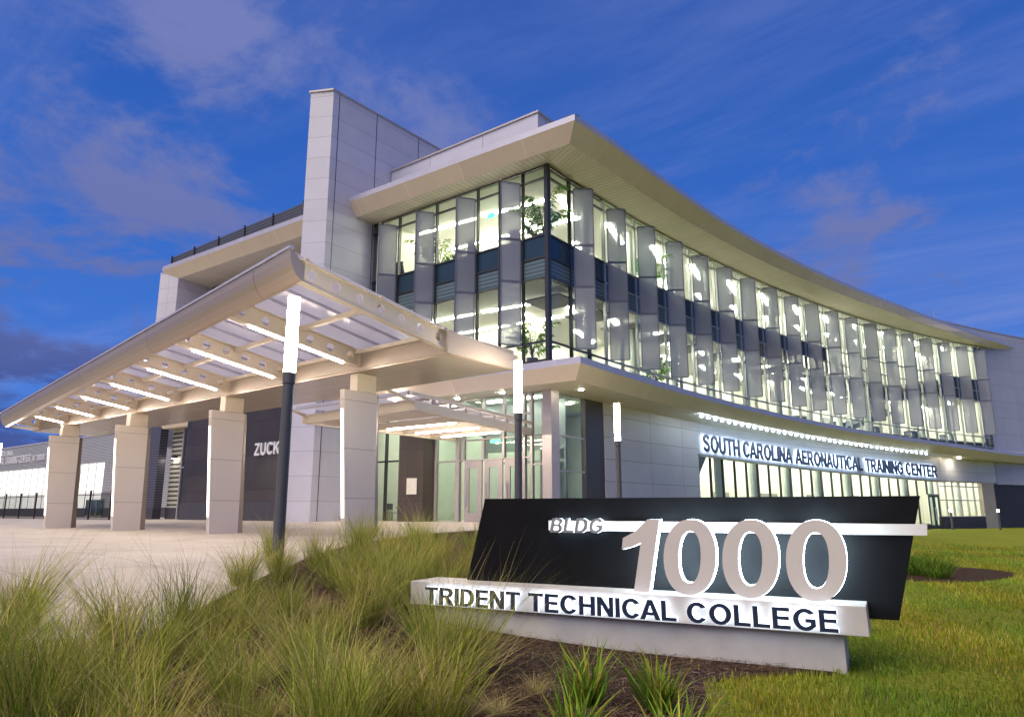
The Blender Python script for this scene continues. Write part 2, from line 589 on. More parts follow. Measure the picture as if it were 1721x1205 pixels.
GLYPH = {   # heavy grotesque capitals, cap height 1: (advance, outline, holes...)
    'A': (0.92, [(0, 0), (0.36, 1), (0.56, 1), (0.92, 0), (0.70, 0), (0.63, 0.22), (0.29, 0.22), (0.22, 0)], [(0.345, 0.38), (0.575, 0.38), (0.46, 0.74)]),
    'B': (0.78, [(0, 0)] + arc(0.46, 0.285, 0.31, 0.285, -90, 68) + arc(0.43, 0.755, 0.28, 0.245, -55, 90) + [(0, 1)],
          [(0.2, 0.16)] + arc(0.44, 0.295, 0.13, 0.135, -90, 90, 8) + [(0.2, 0.43)], [(0.2, 0.585)] + arc(0.41, 0.715, 0.11, 0.13, -90, 90, 8) + [(0.2, 0.845)]),
    'C': (0.84, arc(0.44, 0.5, 0.44, 0.51, 33, 327, 30) + arc(0.44, 0.5, 0.235, 0.335, 318, 42, 26)),
    'D': (0.80, [(0, 0)] + arc(0.36, 0.5, 0.43, 0.5, -90, 90, 20) + [(0, 1)], [(0.2, 0.17)] + arc(0.34, 0.5, 0.24, 0.33, -90, 90, 16) + [(0.2, 0.83)]),
    'E': (0.69, [(0, 0), (0.69, 0), (0.69, 0.17), (0.2, 0.17), (0.2, 0.43), (0.64, 0.43), (0.64, 0.59), (0.2, 0.59), (0.2, 0.83), (0.67, 0.83), (0.67, 1), (0, 1)]),
    'G': (0.87, arc(0.45, 0.5, 0.45, 0.51, 36, 318, 30) + [(0.85, 0.21), (0.85, 0.54), (0.46, 0.54), (0.46, 0.375), (0.65, 0.375), (0.65, 0.25)] + arc(0.45, 0.5, 0.24, 0.335, 312, 46, 24)),
    'H': (0.77, [(0, 0), (0.2, 0), (0.2, 0.42), (0.57, 0.42), (0.57, 0), (0.77, 0), (0.77, 1), (0.57, 1), (0.57, 0.59), (0.2, 0.59), (0.2, 1), (0, 1)]),
    'I': (0.2, [(0, 0), (0.2, 0), (0.2, 1), (0, 1)]),
    'K': (0.82, [(0, 0), (0, 1), (0.2, 1), (0.2, 0.56), (0.55, 1), (0.81, 1), (0.46, 0.60), (0.83, 0), (0.58, 0), (0.325, 0.45), (0.2, 0.31), (0.2, 0)]),
    'L': (0.66, [(0, 0), (0.66, 0), (0.66, 0.17), (0.2, 0.17), (0.2, 1), (0, 1)]),
    'N': (0.77, [(0, 0), (0, 1), (0.2, 1), (0.58, 0.37), (0.58, 1), (0.77, 1), (0.77, 0), (0.57, 0), (0.19, 0.63), (0.19, 0)]),
    'O': (0.92, arc(0.46, 0.5, 0.46, 0.51, 0, 351, 38), arc(0.46, 0.5, 0.25, 0.335, 0, 350, 34)),
    'R': (0.82, [(0, 0), (0.2, 0), (0.2, 0.415), (0.33, 0.415), (0.58, 0), (0.83, 0), (0.55, 0.44)] + arc(0.47, 0.715, 0.30, 0.285, -62, 90, 16) + [(0, 1)],
          [(0.2, 0.575)] + arc(0.45, 0.705, 0.115, 0.13, -90, 90, 8) + [(0.2, 0.835)]),
    'S': (0.76, thick(arc(0.375, 0.725, 0.265, 0.19, 12, 240, 18) + arc(0.375, 0.285, 0.285, 0.20, 62, -170, 20), 0.19)),
    'T': (0.76, [(0.28, 0), (0.48, 0), (0.48, 0.83), (0.76, 0.83), (0.76, 1), (0, 1), (0, 0.83), (0.28, 0.83)]),
    'U': (0.77, [(0, 1), (0, 0.36)] + arc(0.385, 0.36, 0.385, 0.375, 180, 360, 18) + [(0.77, 1), (0.57, 1), (0.57, 0.37)] + arc(0.385, 0.37, 0.185, 0.21, 360, 180, 14) + [(0.2, 1)]),
    'Z': (0.72, [(0, 0), (0, 0.16), (0.46, 0.83), (0.03, 0.83), (0.03, 1), (0.71, 1), (0.71, 0.85), (0.25, 0.17), (0.73, 0.17), (0.73, 0)]),
}
_gl_cache = {}


def glyph(ch, offset):
    key = (ch, round(offset, 4))
    if key in _gl_cache:
        return _gl_cache[key]
    cu = bpy.data.curves.new('glyph', 'CURVE')
    cu.dimensions = '2D'; cu.fill_mode = 'BOTH'; cu.extrude = 0.5; cu.offset = offset
    for loop in GLYPH[ch][1:]:
        sp = cu.splines.new('POLY')
        sp.points.add(len(loop) - 1)
        for p, q in zip(sp.points, loop):
            p.co = (q[0], q[1], 0, 1)
        sp.use_cyclic_u = True
    o = bpy.data.objects.new('glyph', cu)
    col.objects.link(o)
    bpy.context.view_layer.update()
    dg = bpy.context.evaluated_depsgraph_get()
    me = bpy.data.meshes.new_from_object(o.evaluated_get(dg))
    r = ([tuple(v.co) for v in me.vertices], [tuple(p.vertices) for p in me.polygons])
    bpy.data.objects.remove(o); bpy.data.curves.remove(cu); bpy.data.meshes.remove(me)
    _gl_cache[key] = r
    return r


def letters(s, offset=0.0, shear=0.0, gap=0.11):
    """per letter (verts, faces) of a line of capitals, cap height 1, x from 0; second value = line width"""
    x = 0.0
    res = []
    for k, ch in enumerate(s):
        if ch == ' ':
            x += 0.36
            continue
        vs, fs = glyph(ch, offset)
        res.append(([(p[0] + x + shear * p[1], p[1], p[2]) for p in vs], fs))
        nx = s[k + 1] if k + 1 < len(s) else ''
        kern = {'CA': -0.11, 'RA': -0.07, 'NA': -0.06, 'AE': -0.06, 'LA': -0.06, 'AR': -0.06, 'AL': -0.06, 'AI': -0.06, 'AU': -0.06}.get(ch + nx, 0.0)
        x += GLYPH[ch][0] + gap + kern
    return res, x - gap + shear


def put_letters(s, mapper, mat, parent, name='letter', offset=0.0, shear=0.0, halo=None, halo_off=0.02, hdepth=(0.0, 1.0), fdepth=(0.0, 1.0), skip_halo=()):
    """mapper(x01, y01, depth) -> world point; depth 0 = front"""
    base, wid = letters(s, offset, shear)
    hal = letters(s, halo_off, shear)[0] if halo else None
    for i, (vs, fs) in enumerate(base):
        mb = MB()
        P = [mapper(p[0] / wid, p[1], fdepth[0] if p[2] > 0 else fdepth[1]) for p in vs]
        for f in fs:
            mb.face([P[k] for k in f])
        lo = mb.build(name, mat, parent, weld=True)
        if hal and i not in skip_halo:
            vs2, fs2 = hal[i]
            hb = MB()
            P = [mapper(p[0] / wid, p[1], hdepth[0] if p[2] > 0 else hdepth[1]) for p in vs2]
            for f in fs2:
                hb.face([P[k] for k in f])
            hb.build('halo', halo, lo, weld=True)


def smooth01(t):
    t = max(0.0, min(1.0, t))
    return t * t * (3 - 2 * t)


# ------------------------------------------------------------------ ground
def ground_z(X, Y):
    plaza = 0.0 if Y < 13 else min(0.022 * (Y - 13), 0.22)
    lawn = -0.75 + 0.03 * sin(X * 0.5) * cos(Y * 0.35)
    t = smooth01((X + 13.0) / 10.0)
    far = smooth01((Y - 26) / 30.0)          # the lawn runs level up to the far end of the curved front
    t = max(t, far * smooth01((X + 19) / 8.0))
    z = plaza * (1 - t) + lawn * t
    if Y < 3 and X < -3:
        z -= 0.06 * smooth01((3 - Y) / 6)
    return z


def soil_mat():
    m, t, p = base_mat('lawn_soil')
    tc = N(t, 'ShaderNodeTexCoord')
    n1 = N(t, 'ShaderNodeTexNoise', Scale=0.35, Detail=8.0, Roughness=0.7)
    n2 = N(t, 'ShaderNodeTexNoise', Scale=14.0, Detail=6.0, Roughness=0.75)
    for n in (n1, n2):
        L(t, tc.outputs['Object'], n.inputs['Vector'])
    r = ramp(t, [(0.30, (0.115, 0.145, 0.012)), (0.5, (0.18, 0.20, 0.016)), (0.70, (0.23, 0.22, 0.025))])
    L(t, n1.outputs[0], r.inputs[0])
    r2 = ramp(t, [(0.25, 0.45), (0.75, 1.45)])
    L(t, n2.outputs[0], r2.inputs[0])
    L(t, mixc(t, 1.0, r.outputs[0], r2.outputs[0], 'MULTIPLY'), p.inputs['Base Color'])
    p.inputs['Roughness'].default_value = 0.9
    p.inputs['Specular IOR Level'].default_value = 0.1
    bp = N(t, 'ShaderNodeBump', Strength=0.8, Distance=0.05)
    L(t, n2.outputs[0], bp.inputs['Height'])
    L(t, bp.outputs[0], p.inputs['Normal'])
    return m


def mulch_mat():
    m, t, p = base_mat('pine_mulch')
    tc = N(t, 'ShaderNodeTexCoord')
    mp = N(t, 'ShaderNodeMapping')
    mp.inputs['Scale'].default_value = (1, 2.3, 1)
    L(t, tc.outputs['Object'], mp.inputs[0])
    n1 = N(t, 'ShaderNodeTexNoise', Scale=9.0, Detail=9.0, Roughness=0.8, Distortion=1.5)
    L(t, mp.outputs[0], n1.inputs['Vector'])
    r = ramp(t, [(0.3, (0.020, 0.013, 0.009)), (0.55, (0.075, 0.045, 0.030)), (0.75, (0.14, 0.095, 0.065))])
    L(t, n1.outputs[0], r.inputs[0])
    L(t, r.outputs[0], p.inputs['Base Color'])
    p.inputs['Roughness'].default_value = 0.95
    p.inputs['Specular IOR Level'].default_value = 0.1
    bp = N(t, 'ShaderNodeBump', Strength=1.0, Distance=0.05)
    L(t, n1.outputs[0], bp.inputs['Height'])
    L(t, bp.outputs[0], p.inputs['Normal'])
    return m


def plaza_mat():
    m, t, p = base_mat('plaza_concrete')
    tc = N(t, 'ShaderNodeTexCoord')
    n1 = N(t, 'ShaderNodeTexNoise', Scale=0.7, Detail=8.0, Roughness=0.65)
    n2 = N(t, 'ShaderNodeTexNoise', Scale=60.0, Detail=3.0)
    for n in (n1, n2):
        L(t, tc.outputs['Object'], n.inputs['Vector'])
    r = ramp(t, [(0.28, (0.36, 0.31, 0.265)), (0.5, (0.49, 0.43, 0.37)), (0.72, (0.55, 0.48, 0.42))])
    L(t, n1.outputs[0], r.inputs[0])
    r2 = ramp(t, [(0.3, 0.86), (0.7, 1.12)])
    L(t, n2.outputs[0], r2.inputs[0])
    base = mixc(t, 1.0, r.outputs[0], r2.outputs[0], 'MULTIPLY')
    sep = N(t, 'ShaderNodeSeparateXYZ')
    L(t, tc.outputs['Object'], sep.inputs[0])
    fac = None
    for ax in (0, 1):
        d = math_(t, 'ABSOLUTE', math_(t, 'SUBTRACT', math_(t, 'FRACT', math_(t, 'DIVIDE', math_(t, 'ADD', sep.outputs[ax], 900.0), 1.8)), 0.5))
        k = math_(t, 'GREATER_THAN', d, 0.5 - 0.007)
        fac = k if fac is None else math_(t, 'MAXIMUM', fac, k)
    L(t, mixc(t, math_(t, 'MULTIPLY', fac, 0.6), base, (0.16, 0.13, 0.11)), p.inputs['Base Color'])
    p.inputs['Roughness'].default_value = 0.62
    bp = N(t, 'ShaderNodeBump', Strength=0.15, Distance=0.005)
    L(t, n2.outputs[0], bp.inputs['Height'])
    L(t, bp.outputs[0], p.inputs['Normal'])
    return m


SOIL, MULCH, PLAZA = soil_mat(), mulch_mat(), plaza_mat()


def sheet(name, poly, lift, mat, step=0.6, skirt=0.0):
    """terrain-following polygon sheet"""
    bm = bmesh.new()
    vs = [bm.verts.new((x, y, 0)) for x, y in poly]
    bm.faces.new(vs)
    xs = [p[0] for p in poly]; ys = [p[1] for p in poly]
    x = math.floor(min(xs)) + step
    while x < max(xs):
        bmesh.ops.bisect_plane(bm, geom=bm.verts[:] + bm.edges[:] + bm.faces[:], plane_co=(x, 0, 0), plane_no=(1, 0, 0))
        x += step if x > -20 else 4
    y = math.floor(min(ys)) + step
    while y < max(ys):
        bmesh.ops.bisect_plane(bm, geom=bm.verts[:] + bm.edges[:] + bm.faces[:], plane_co=(0, y, 0), plane_no=(0, 1, 0))
        y += step if y < 30 else 4
    for v in bm.verts:
        v.co.z = ground_z(v.co.x, v.co.y) + lift
    if skirt:
        be = [e for e in bm.edges if e.is_boundary]
        r = bmesh.ops.extrude_edge_only(bm, edges=be)
        for v in [g for g in r['geom'] if isinstance(g, bmesh.types.BMVert)]:
            v.co.z -= skirt
    bmesh.ops.recalc_face_normals(bm, faces=bm.faces)
    me = bpy.data.meshes.new(name)
    bm.to_mesh(me); bm.free()
    me.materials.append(mat)
    o = bpy.data.objects.new(name, me)
    col.objects.link(o)
    o['kind'] = 'structure'
    return o


def make_ground():
    xs = sorted(set(list(np.arange(-60, 30, 1.0)) + [-1500, -600, -250, -140, -90, 45, 80, 150, 300, 700, 1500]))
    ys = sorted(set(list(np.arange(-12, 40, 1.0)) + list(np.arange(40, 100, 4.0)) + [-1500, -500, -150, -50, -25, 120, 180, 300, 700, 1500]))
    V = []; F = []
    for y in ys:
        for x in xs:
            V.append((x, y, ground_z(x, y)))
    nx = len(xs)
    for j in range(len(ys) - 1):
        for i in range(nx - 1):
            a = j * nx + i
            F.append((a, a + 1, a + nx + 1, a + nx))
    me = np_mesh('ground', V, F, SOIL, smooth=True)
    o = bpy.data.objects.new('ground', me)
    col.objects.link(o)
    o['kind'] = 'structure'


make_ground()
PLAZA_POLY = [(-6.2, -6.0), (-6.35, 1.2), (-6.7, 2.6), (-7.25, 3.7), (-8.0, 4.6), (-9.0, 5.8), (-10.6, 7.9), (-11.7, 9.4), (-13.6, 12.0), (-15.2, 15.0), (-15.2, 20.0), (-13.6, 22.5), (-13.4, 28.0), (-17.0, 30.5),
              (-17.0, 33.0), (-100.0, 33.0), (-100.0, -6.0)]
sheet('plaza', PLAZA_POLY, 0.03, PLAZA, skirt=0.12)
BED_POLY = [(-6.3, -6.0), (-6.4, 1.2), (-6.75, 2.6), (-7.3, 3.7), (-8.05, 4.6), (-9.05, 5.8), (-10.65, 7.9), (-11.75, 9.4), (-13.65, 12.0), (-15.25, 15.0), (-15.25, 19.0), (-13.2, 20.5), (-11.0, 18.0), (-8.5, 12.5), (-5.0, 9.6), (-2.6, 8.8), (-1.95, 7.9), (-1.95, 7.2), (-2.45, 6.75), (-2.75, 6.2),
            (-2.45, 5.6), (-2.1, 4.5), (-1.6, 3.0), (-1.0, 0.0), (-1.0, -6.0)]
sheet('planting_bed', BED_POLY, 0.012, MULCH, step=0.5)
PL_C = (-3.15, 20.6)
sheet('tree_ring_mulch', [(PL_C[0] + 1.9 * cos(a) * (1 + 0.1 * sin(3 * a)) * 0.9, PL_C[1] + 2.6 * sin(a) * (1 + 0.08 * cos(2 * a))) for a in np.linspace(0, 2 * pi, 28)[:-1]], 0.012, MULCH, step=0.8)

# ------------------------------------------------------------------ main building
CX0, CY0, RAD = 121.58, 26.23, 139.13
S0 = -1.03
S_END = 57.2


def cp(s, off=0.0, z=None):
    th = s / RAD
    x = CX0 - (RAD + off) * cos(th); y = CY0 + (RAD + off) * sin(th)
    return (x, y) if z is None else (x, y, z)


def drop(s, k=0.57):
    return k * (s + 1.0) / 58.0


def curve_slab(mb, s0, s1, oa, ob, z0, z1, n=20, m=0):
    rows = []; us = []
    for i in range(n + 1):
        s = s0 + (s1 - s0) * i / n
        a0 = z0(s) if callable(z0) else z0
        a1 = z1(s) if callable(z1) else z1
        rows.append([cp(s, oa, a0), cp(s, ob, a0), cp(s, ob, a1), cp(s, oa, a1)])
        us.append(s)
    # front face (oa side) must carry v = height: order so that face j=3 is oa
    for i in range(n):
        A, B = rows[i], rows[i + 1]
        for j in range(4):
            j2 = (j + 1) % 4
            if j in (1, 3):
                uv = [(us[i], A[j][2]), (us[i + 1], B[j][2]), (us[i + 1], B[j2][2]), (us[i], A[j2][2])]
            else:
                uv = [(us[i], 0), (us[i + 1], 0), (us[i + 1], 1), (us[i], 1)]
            mb.face([A[j], B[j], B[j2], A[j2]], m, uv)
    mb.face(rows[0][::-1], m); mb.face(rows[-1], m)


B = thing('college_building', (-17.5, 25.2, 0), 'large white three storey building with curved glass front, tall fin wall and deep roof overhang', 'building')
KX = [-17.5 - 1.385 * k for k in range(0, 10)]
ZT = [16.33, 15.75, 12.98, 11.94, 10.96, 8.03, 7.19]
WIN_N = 0


def bay(P, Q, zs, kinds, mull=True, mw=0.075, md=0.17, fm=None, gm=None, nm='window'):
    """one window bay between plan points P and Q; outward is to the right of P->Q"""
    fm = fm or MULL; gm = gm or GLASS
    fr = MB()
    d = Vector((Q[0] - P[0], Q[1] - P[1])); ln = d.length; d.normalize()
    if mull:
        a = (P[0] - d.x * mw / 2, P[1] - d.y * mw / 2); b = (P[0] + d.x * mw / 2, P[1] + d.y * mw / 2)
        fr.obox(a, b, md, zs[-1], zs[0])
    a = (P[0] + d.x * mw / 2, P[1] + d.y * mw / 2); b = (Q[0] - d.x * mw / 2, Q[1] - d.y * mw / 2)
    for k, z in enumerate(zs):
        fr.obox(a, b, md * 0.72, z - 0.037, z + 0.037)
    w = fr.build(nm, fm, B)
    gb = MB(); sb = MB()
    for k in range(len(zs) - 1):
        z1, z0 = zs[k] - 0.03, zs[k + 1] + 0.03
        kd = kinds[k]
        q = [(a[0], a[1], z0), (b[0], b[1], z0), (b[0], b[1], z1), (a[0], a[1], z1)]
        (gb if kd == 'g' else sb).face(q, 0 if kd != 't' else 1)
    if gb.f: gb.build('glazing', gm, w)
    if sb.f: sb.build('spandrel_panel', [SPAN, SPAN2], w)
    return w


# corner post
c = MB()
c.prism([(-17.62, 25.10), (-17.42, 25.08), (-17.40, 25.30), (-17.60, 25.32)], 7.12, 16.36)
c.build('corner_post', MULL, B)
# left curtain wall (P -> Q runs towards +X so that outward is -Y)
for k in range(9):
    P = (KX[k + 1], 25.2); Q = (KX[k], 25.2)
    bay(P, Q, ZT, ['g', 'g', 's', 't', 'g', 'g'])
# right curved curtain wall
SB = [S0, 0.83] + [0.83 + 1.5235 * j for j in range(1, 38)]
for j in range(len(SB) - 1):
    sa, sb_ = SB[j], SB[j + 1]
    sm = (sa + sb_) / 2
    zz = [16.33, 15.78, 12.98, 11.92, 10.96, 8.03 - drop(sm, 0.48), 7.19 - drop(sm, 0.57)]
    if sm < 31 or sm > 50:
        kinds = ['g', 'g', 's', 't' if sm < 20 else 's' if sm > 50 else 'g', 'g', 'g']
    else:
        kinds = ['g'] * 6
    bay(cp(sa), cp(sb_), zz, kinds, mull=(j > 0), fm=MULLS if j > 2 else MULL)
# last mullion
m_ = MB(); m_.obox(cp(SB[-1] - 0.04), cp(SB[-1] + 0.04), 0.2, 6.6, 16.33); m_.build('end_mullion', MULL, B)


# ---- perforated sunshade panels
def sunshade(A, Bq, z0, z1, joints, W):
    fr = MB(); sc = MB()
    zs = [z0] + joints + [z1]
    d = Vector((Bq[0] - A[0], Bq[1] - A[1])); d.normalize()
    for p, e in ((A, 1), (Bq, -1)):
        q = (p[0] + d.x * 0.055 * e, p[1] + d.y * 0.055 * e)
        fr.obox(p, q, 0.06, z0, z1)
    a = (A[0] + d.x * 0.055, A[1] + d.y * 0.055); b = (Bq[0] - d.x * 0.055, Bq[1] - d.y * 0.055)
    for z in zs:
        fr.obox(a, b, 0.05, z - 0.028, z + 0.028)
    f = fr.build('sunshade_panel', PERFF, B)
    for k in range(len(zs) - 1):
        sc.obox(a, b, 0.008, zs[k] + 0.028, zs[k + 1] - 0.028)
    # brackets back to the mullion
    for z in joints:
        br = MB(); br.bar((*W, z - 0.06), (A[0], A[1], z - 0.06), 0.05, 0.05); br.bar((A[0], A[1], z - 0.06), (Bq[0], Bq[1], z - 0.06), 0.035, 0.05); br.build('bracket', PERFF, f)
    f2 = sc.build('perforated_sheet', PERF, f)
    return f


for k in (1, 3, 5, 7):
    x = KX[k]
    sunshade((x - 0.02, 25.03), (x - 0.62, 24.26), 7.98, 15.74, [10.95, 12.98], (x, 25.15))
for i in range(19):
    s = 0.83 + 3.045 * i
    a = cp(s + 0.05, -0.2)
    b = cp(s + 0.05 + 0.60, -0.2 - 0.76)
    sunshade(a, b, 7.98 - drop(s, 0.25), 15.80, [10.95, 12.98], cp(s, -0.05))

# ---- roof overhang: soffit, fascia, edge band, roof
tabS = ([-2, 0, 8, 12, 20, 28, 37, 48, 56, 60, 64], [-2.0, -2.0, -1.98, -2.05, -2.16, -2.35, -2.4, -1.95, -0.85, 0.1, 0.35])
tabO = ([-2, 0, 8, 12.5, 20, 28, 39, 50, 60, 64], [-2.7, -2.7, -2.7, -2.6, -2.6, -2.62, -2.5, -1.75, -0.5, 0.1])
ss = [0.6, 2, 4, 7, 10, 13, 16, 20, 24, 28, 32, 36, 40, 44, 48, 52, 55, 57, 58.5, 60, 62, 63.5]
W0, Sc, Oc = (-17.5, 25.2, 16.4), (-15.67, 24.29, 16.4), (-15.06, 23.8, 17.1)
XL = -48.5


def left_pts(x):
    f = (x + 15.06) / (XL + 15.06)
    return (x, 25.2, 16.4), (x, 24.29 - 1.0 * f, 16.4), (x, 23.8 - 1.0 * f, 17.1)


rowsR = [[W0, Sc, Oc]]; usR = [S0 - 1.4]
for s in ss:
    so_, oo_ = np.interp(s, *tabS), np.interp(s, *tabO)
    zo = 17.1 - 0.15 * s / 57
    rowsR.append([cp(s, 0.0, 16.4), cp(s, so_, 16.4), cp(s, oo_, zo)]); usR.append(s)
xsL = [-19, -22, -26, -30, -34, -38, -42, -46, XL]
rowsL = [[W0, Sc, Oc]] + [list(left_pts(x)) for x in xsL]
usL = [-15.5] + xsL
sf = MB()
sf.loft([r[:2] for r in rowsR], 0, usR)
sf.loft([r[:2][::-1] for r in rowsL], 0, usL)
sf.build('roof_soffit', SOFF, B)
fa = MB()
fa.loft([r[1:] for r in rowsR], 0, usR)
fa.loft([r[1:][::-1] for r in rowsL], 0, usL)
fa.build('roof_fascia', FASC, B)
ed = MB()


def up(p, dz, dy=0, dx=0):
    return (p[0] + dx, p[1] + dy, p[2] + dz)


eR = [[r[2], up(r[2], 0.28), (r[2][0] - 0.5, r[2][1] + 0.1, r[2][2] + 0.42), (r[0][0] - 3, r[0][1] + 1.0, 17.7)] for r in rowsR]
eL = [[r[2], up(r[2], 0.28), up(r[2], 0.42, 0.5), (r[0][0] - (3 if i == 0 else 0), 26.2, 17.7)] for i, r in enumerate(rowsL)]
ed.loft(eR, 0, usR)
ed.loft([e[::-1] for e in eL], 0, usL)
# close the far left end of the overhang
e = rowsL[-1]
ed.face([e[0], e[1], e[2], up(e[2], 0.42, 0.5), (XL, 26.2, 17.7), (XL, 26.2, 16.4)])
ed.build('roof_edge', EDGE, B)
rf = MB()
rf.box(XL + 0.1, -20.4, 26.25, 40, 17.35, 17.62)
curve_slab(rf, 1.2, 75, 3.1, 14, 17.35, 17.64, 24)
rf.build('roof', EDGE, B)
# curved parapet and end wall
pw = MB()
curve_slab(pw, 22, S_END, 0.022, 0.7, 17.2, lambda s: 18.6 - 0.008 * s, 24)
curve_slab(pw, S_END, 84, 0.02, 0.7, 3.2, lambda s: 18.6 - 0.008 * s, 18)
pw.build('end_wall', lines_mat('white_panel_shaded', (0.38, 0.39, 0.50), 2.6, 1.6, w=0.035, dark=0.7, rough=0.45), B)  # same white panels, their dusk shade put into a darker colour
cap = MB()
curve_slab(cap, 22, 84, -0.02, 0.72, lambda s: 18.6 - 0.008 * s + 0.003, lambda s: 18.70 - 0.008 * s, 40)
cap.build('parapet_cap', MULLG, B)
for s in (14.5, 19.5, 24, 29, 34.5, 44, 52):
    r_ = MB(); p = cp(s, 1.0 if s > 22 else -1.0)
    r_.tube((p[0], p[1], 17.4), (p[0], p[1], 19.6 if s > 22 else 18.6), 0.022, 0.012, 6)
    r_.build('lightning_rod', EDGE, B)

# penthouse behind the roof edge
ph = MB()
ph.prism([(-29.2, 26.25), (-18.75, 26.25), (-18.9, 44), (-29.2, 44)], 17.5, 19.95)
ph.build('penthouse_wall', lines_mat('penthouse_panel', (0.50, 0.50, 0.62), 3.8, 2.6, w=0.04, dark=0.5, ou=-0.5), B)
pc = MB()
pc.prism([(-29.2, 26.18), (-18.68, 26.18), (-18.83, 44), (-29.2, 44)], 19.953, 20.05)
pc.build('parapet_cap', MULLG, B)

# fin wall
fin = MB()
FP = [(-29.3, 21.95), (-29.3, 31.0), (-30.47, 31.0), (-30.47, 21.33)]
fin.prism(FP, -0.3, 23.1)
fin.build('fin_wall', FINW, B)
for y in (22.35, 25.05, 28.4):
    q = MB(); q.box(-29.298, -29.294, y, y + 0.045, 0.2, 23.08); q.build('panel_joint', MULL, B)
fc = MB()
fc.prism([(-29.25, 21.88), (-29.25, 31.05), (-30.52, 31.05), (-30.52, 21.24)], 23.103, 23.2)
fc.build('fin_cap', MULLG, B)

# louvred screen on the left roof
lv = MB()
lv.box(-50.0, -30.6, 24.1, 24.25, 17.75, 18.75)
for x in np.arange(-49.9, -31, 3.1):
    lv.box(x, x + 0.06, 24.0, 24.097, 17.6, 18.85)
lv.build('louver_screen', LOUV, B)
# left end wing wall and recessed upper wall
ew = MB()
ew.prism([(-48.55, 22.75), (-47.05, 23.28), (-47.35, 26.0), (-48.9, 26.0)], 4.9, [16.95, 16.396, 16.396, 16.396])
ew.build('wing_wall', WHITE, B)
rw = MB()
rw.box(-48.4, -30.48, 25.205, 26.2, 16.402, 16.5)
rw.build('recess_soffit', SOFF, B)
rw = MB()
rw.box(-47.3, -30.5, 25.9, 26.15, 6.6, 14.6)
rw.build('upper_wall', WHITE, B)
for k in range(7):
    x0 = -47.2 + 2.37 * k
    P, Q = (x0, 25.95), (x0 + 2.37, 25.95)
    bay(P, Q, [16.36, 15.5, 14.6], ['s', 's'])

# ---- lower ledge (canopy band over the ground floor)
O2, S2 = (-14.93, 23.66), (-15.40, 24.0)
tabL = ([-2, 40, 48, 60, 66, 70], [-2.6, -2.55, -2.25, -1.15, -0.2, 0.2])


def ledge_row(w, s2, o2, dz):
    return [(w[0], w[1], 5.85 - dz), (s2[0], s2[1], 5.85 - dz), (o2[0], o2[1], 6.45 - dz), (o2[0], o2[1], 6.72 - dz), (w[0], w[1], 7.02 - dz)]


rr_ = [ledge_row((-17.5, 25.2), S2, O2, 0)]; uu = [S0 - 1.5]
for s in [0.3, 1.5, 4, 7, 10, 13, 17, 21, 25, 29, 33, 37, 41, 45, 49, 53, 57, 61, 65, 68]:
    oo = float(np.interp(s, *tabL))
    rr_.append(ledge_row(cp(s, 0.08), cp(s, min(oo + 0.45, 0.07)), cp(s, min(oo, 0.06)), drop(s, 0.57))); uu.append(s)
lr = [ledge_row((-17.5, 25.2), S2, O2, 0)]; lu = [-15.5]
for x in (-18.5, -22, -26, -30, -34, -38, -42, -45.6):
    f = (x + 15.0) / (-45.6 + 15.0)
    lr.append(ledge_row((x, 25.2), (x, 24.0 - 1.5 * f), (x, 23.66 - 1.5 * f), 0)); lu.append(x)
for nm, a, b_, mt in (('ledge_soffit', 0, 2, SOFF), ('ledge_fascia', 1, 3, FASC), ('ledge_edge', 2, 5, EDGE)):
    q = MB()
    q.loft([r[a:b_] for r in rr_], 0, uu)
    q.loft([r[a:b_][::-1] for r in lr], 0, lu)
    if nm == 'ledge_edge':
        q.face(lr[-1])
    q.build(nm, mt, B)

# ---- ground floor walls, right (curved) side
gw = MB()
curve_slab(gw, 3.55, 13.0, 0.0, 0.3, -1.2, 5.95, 10)
gw.build('white_wall', lines_mat('curved_wall_panel', (0.62, 0.58, 0.56), 3.35, 1.05, w=0.03, dark=0.5, ou=-1.2), B)
gw = MB(); curve_slab(gw, 1.95, 3.5, 0.04, 0.3, -0.3, 5.95, 3); gw.build('brown_wall', BROWN, B)
gw = MB()
curve_slab(gw, 13.02, 48.0, 0.02, 0.35, lambda s: 3.92 - 0.017 * (s - 13), 5.95, 24)
curve_slab(gw, 48.02, 57.1, 0.02, 0.35, 3.34, 5.95, 8)
gw.build('sign_wall', lines_mat('sign_wall_panel', (0.52, 0.53, 0.58), 3.0, 1.05, w=0.03, dark=0.55), B)
gw = MB(); curve_slab(gw, 13.02, 48.0, -0.06, 0.018, lambda s: 3.80 - 0.017 * (s - 13), lambda s: 3.95 - 0.017 * (s - 13), 24)
curve_slab(gw, 48.02, 54.6, -0.06, 0.018, 3.24, 3.38, 6)
gw.build('window_head', solid('head_trim', (0.34, 0.33, 0.24), 0.4), B)
gw = MB(); curve_slab(gw, 54.4, 56.4, -0.03, 0.35, -1.2, 3.335, 4); gw.build('tan_pier', solid('tan_pier', (0.38, 0.34, 0.28), 0.5), B)
gw = MB(); curve_slab(gw, 56.42, 84, 0.10, 0.7, -1.2, 3.195, 12); gw.build('dark_base_wall', NAVY, B)
gw = MB(); curve_slab(gw, 13.02, 45.4, 0.02, 0.3, -1.2, -0.35, 16); curve_slab(gw, 47.3, 54.38, -0.02, 0.3, -1.2, 0.27, 6)
gw.build('sill_wall', NAVY, B)
gw = MB(); curve_slab(gw, S0 + 0.05, S_END, 0.12, 0.4, 5.96, lambda s: 7.1 - drop(s), 30)
gw.box(-29.2, -17.7, 25.3, 25.55, 5.9, 7.1)
gw.build('floor_edge', SPAN, B)
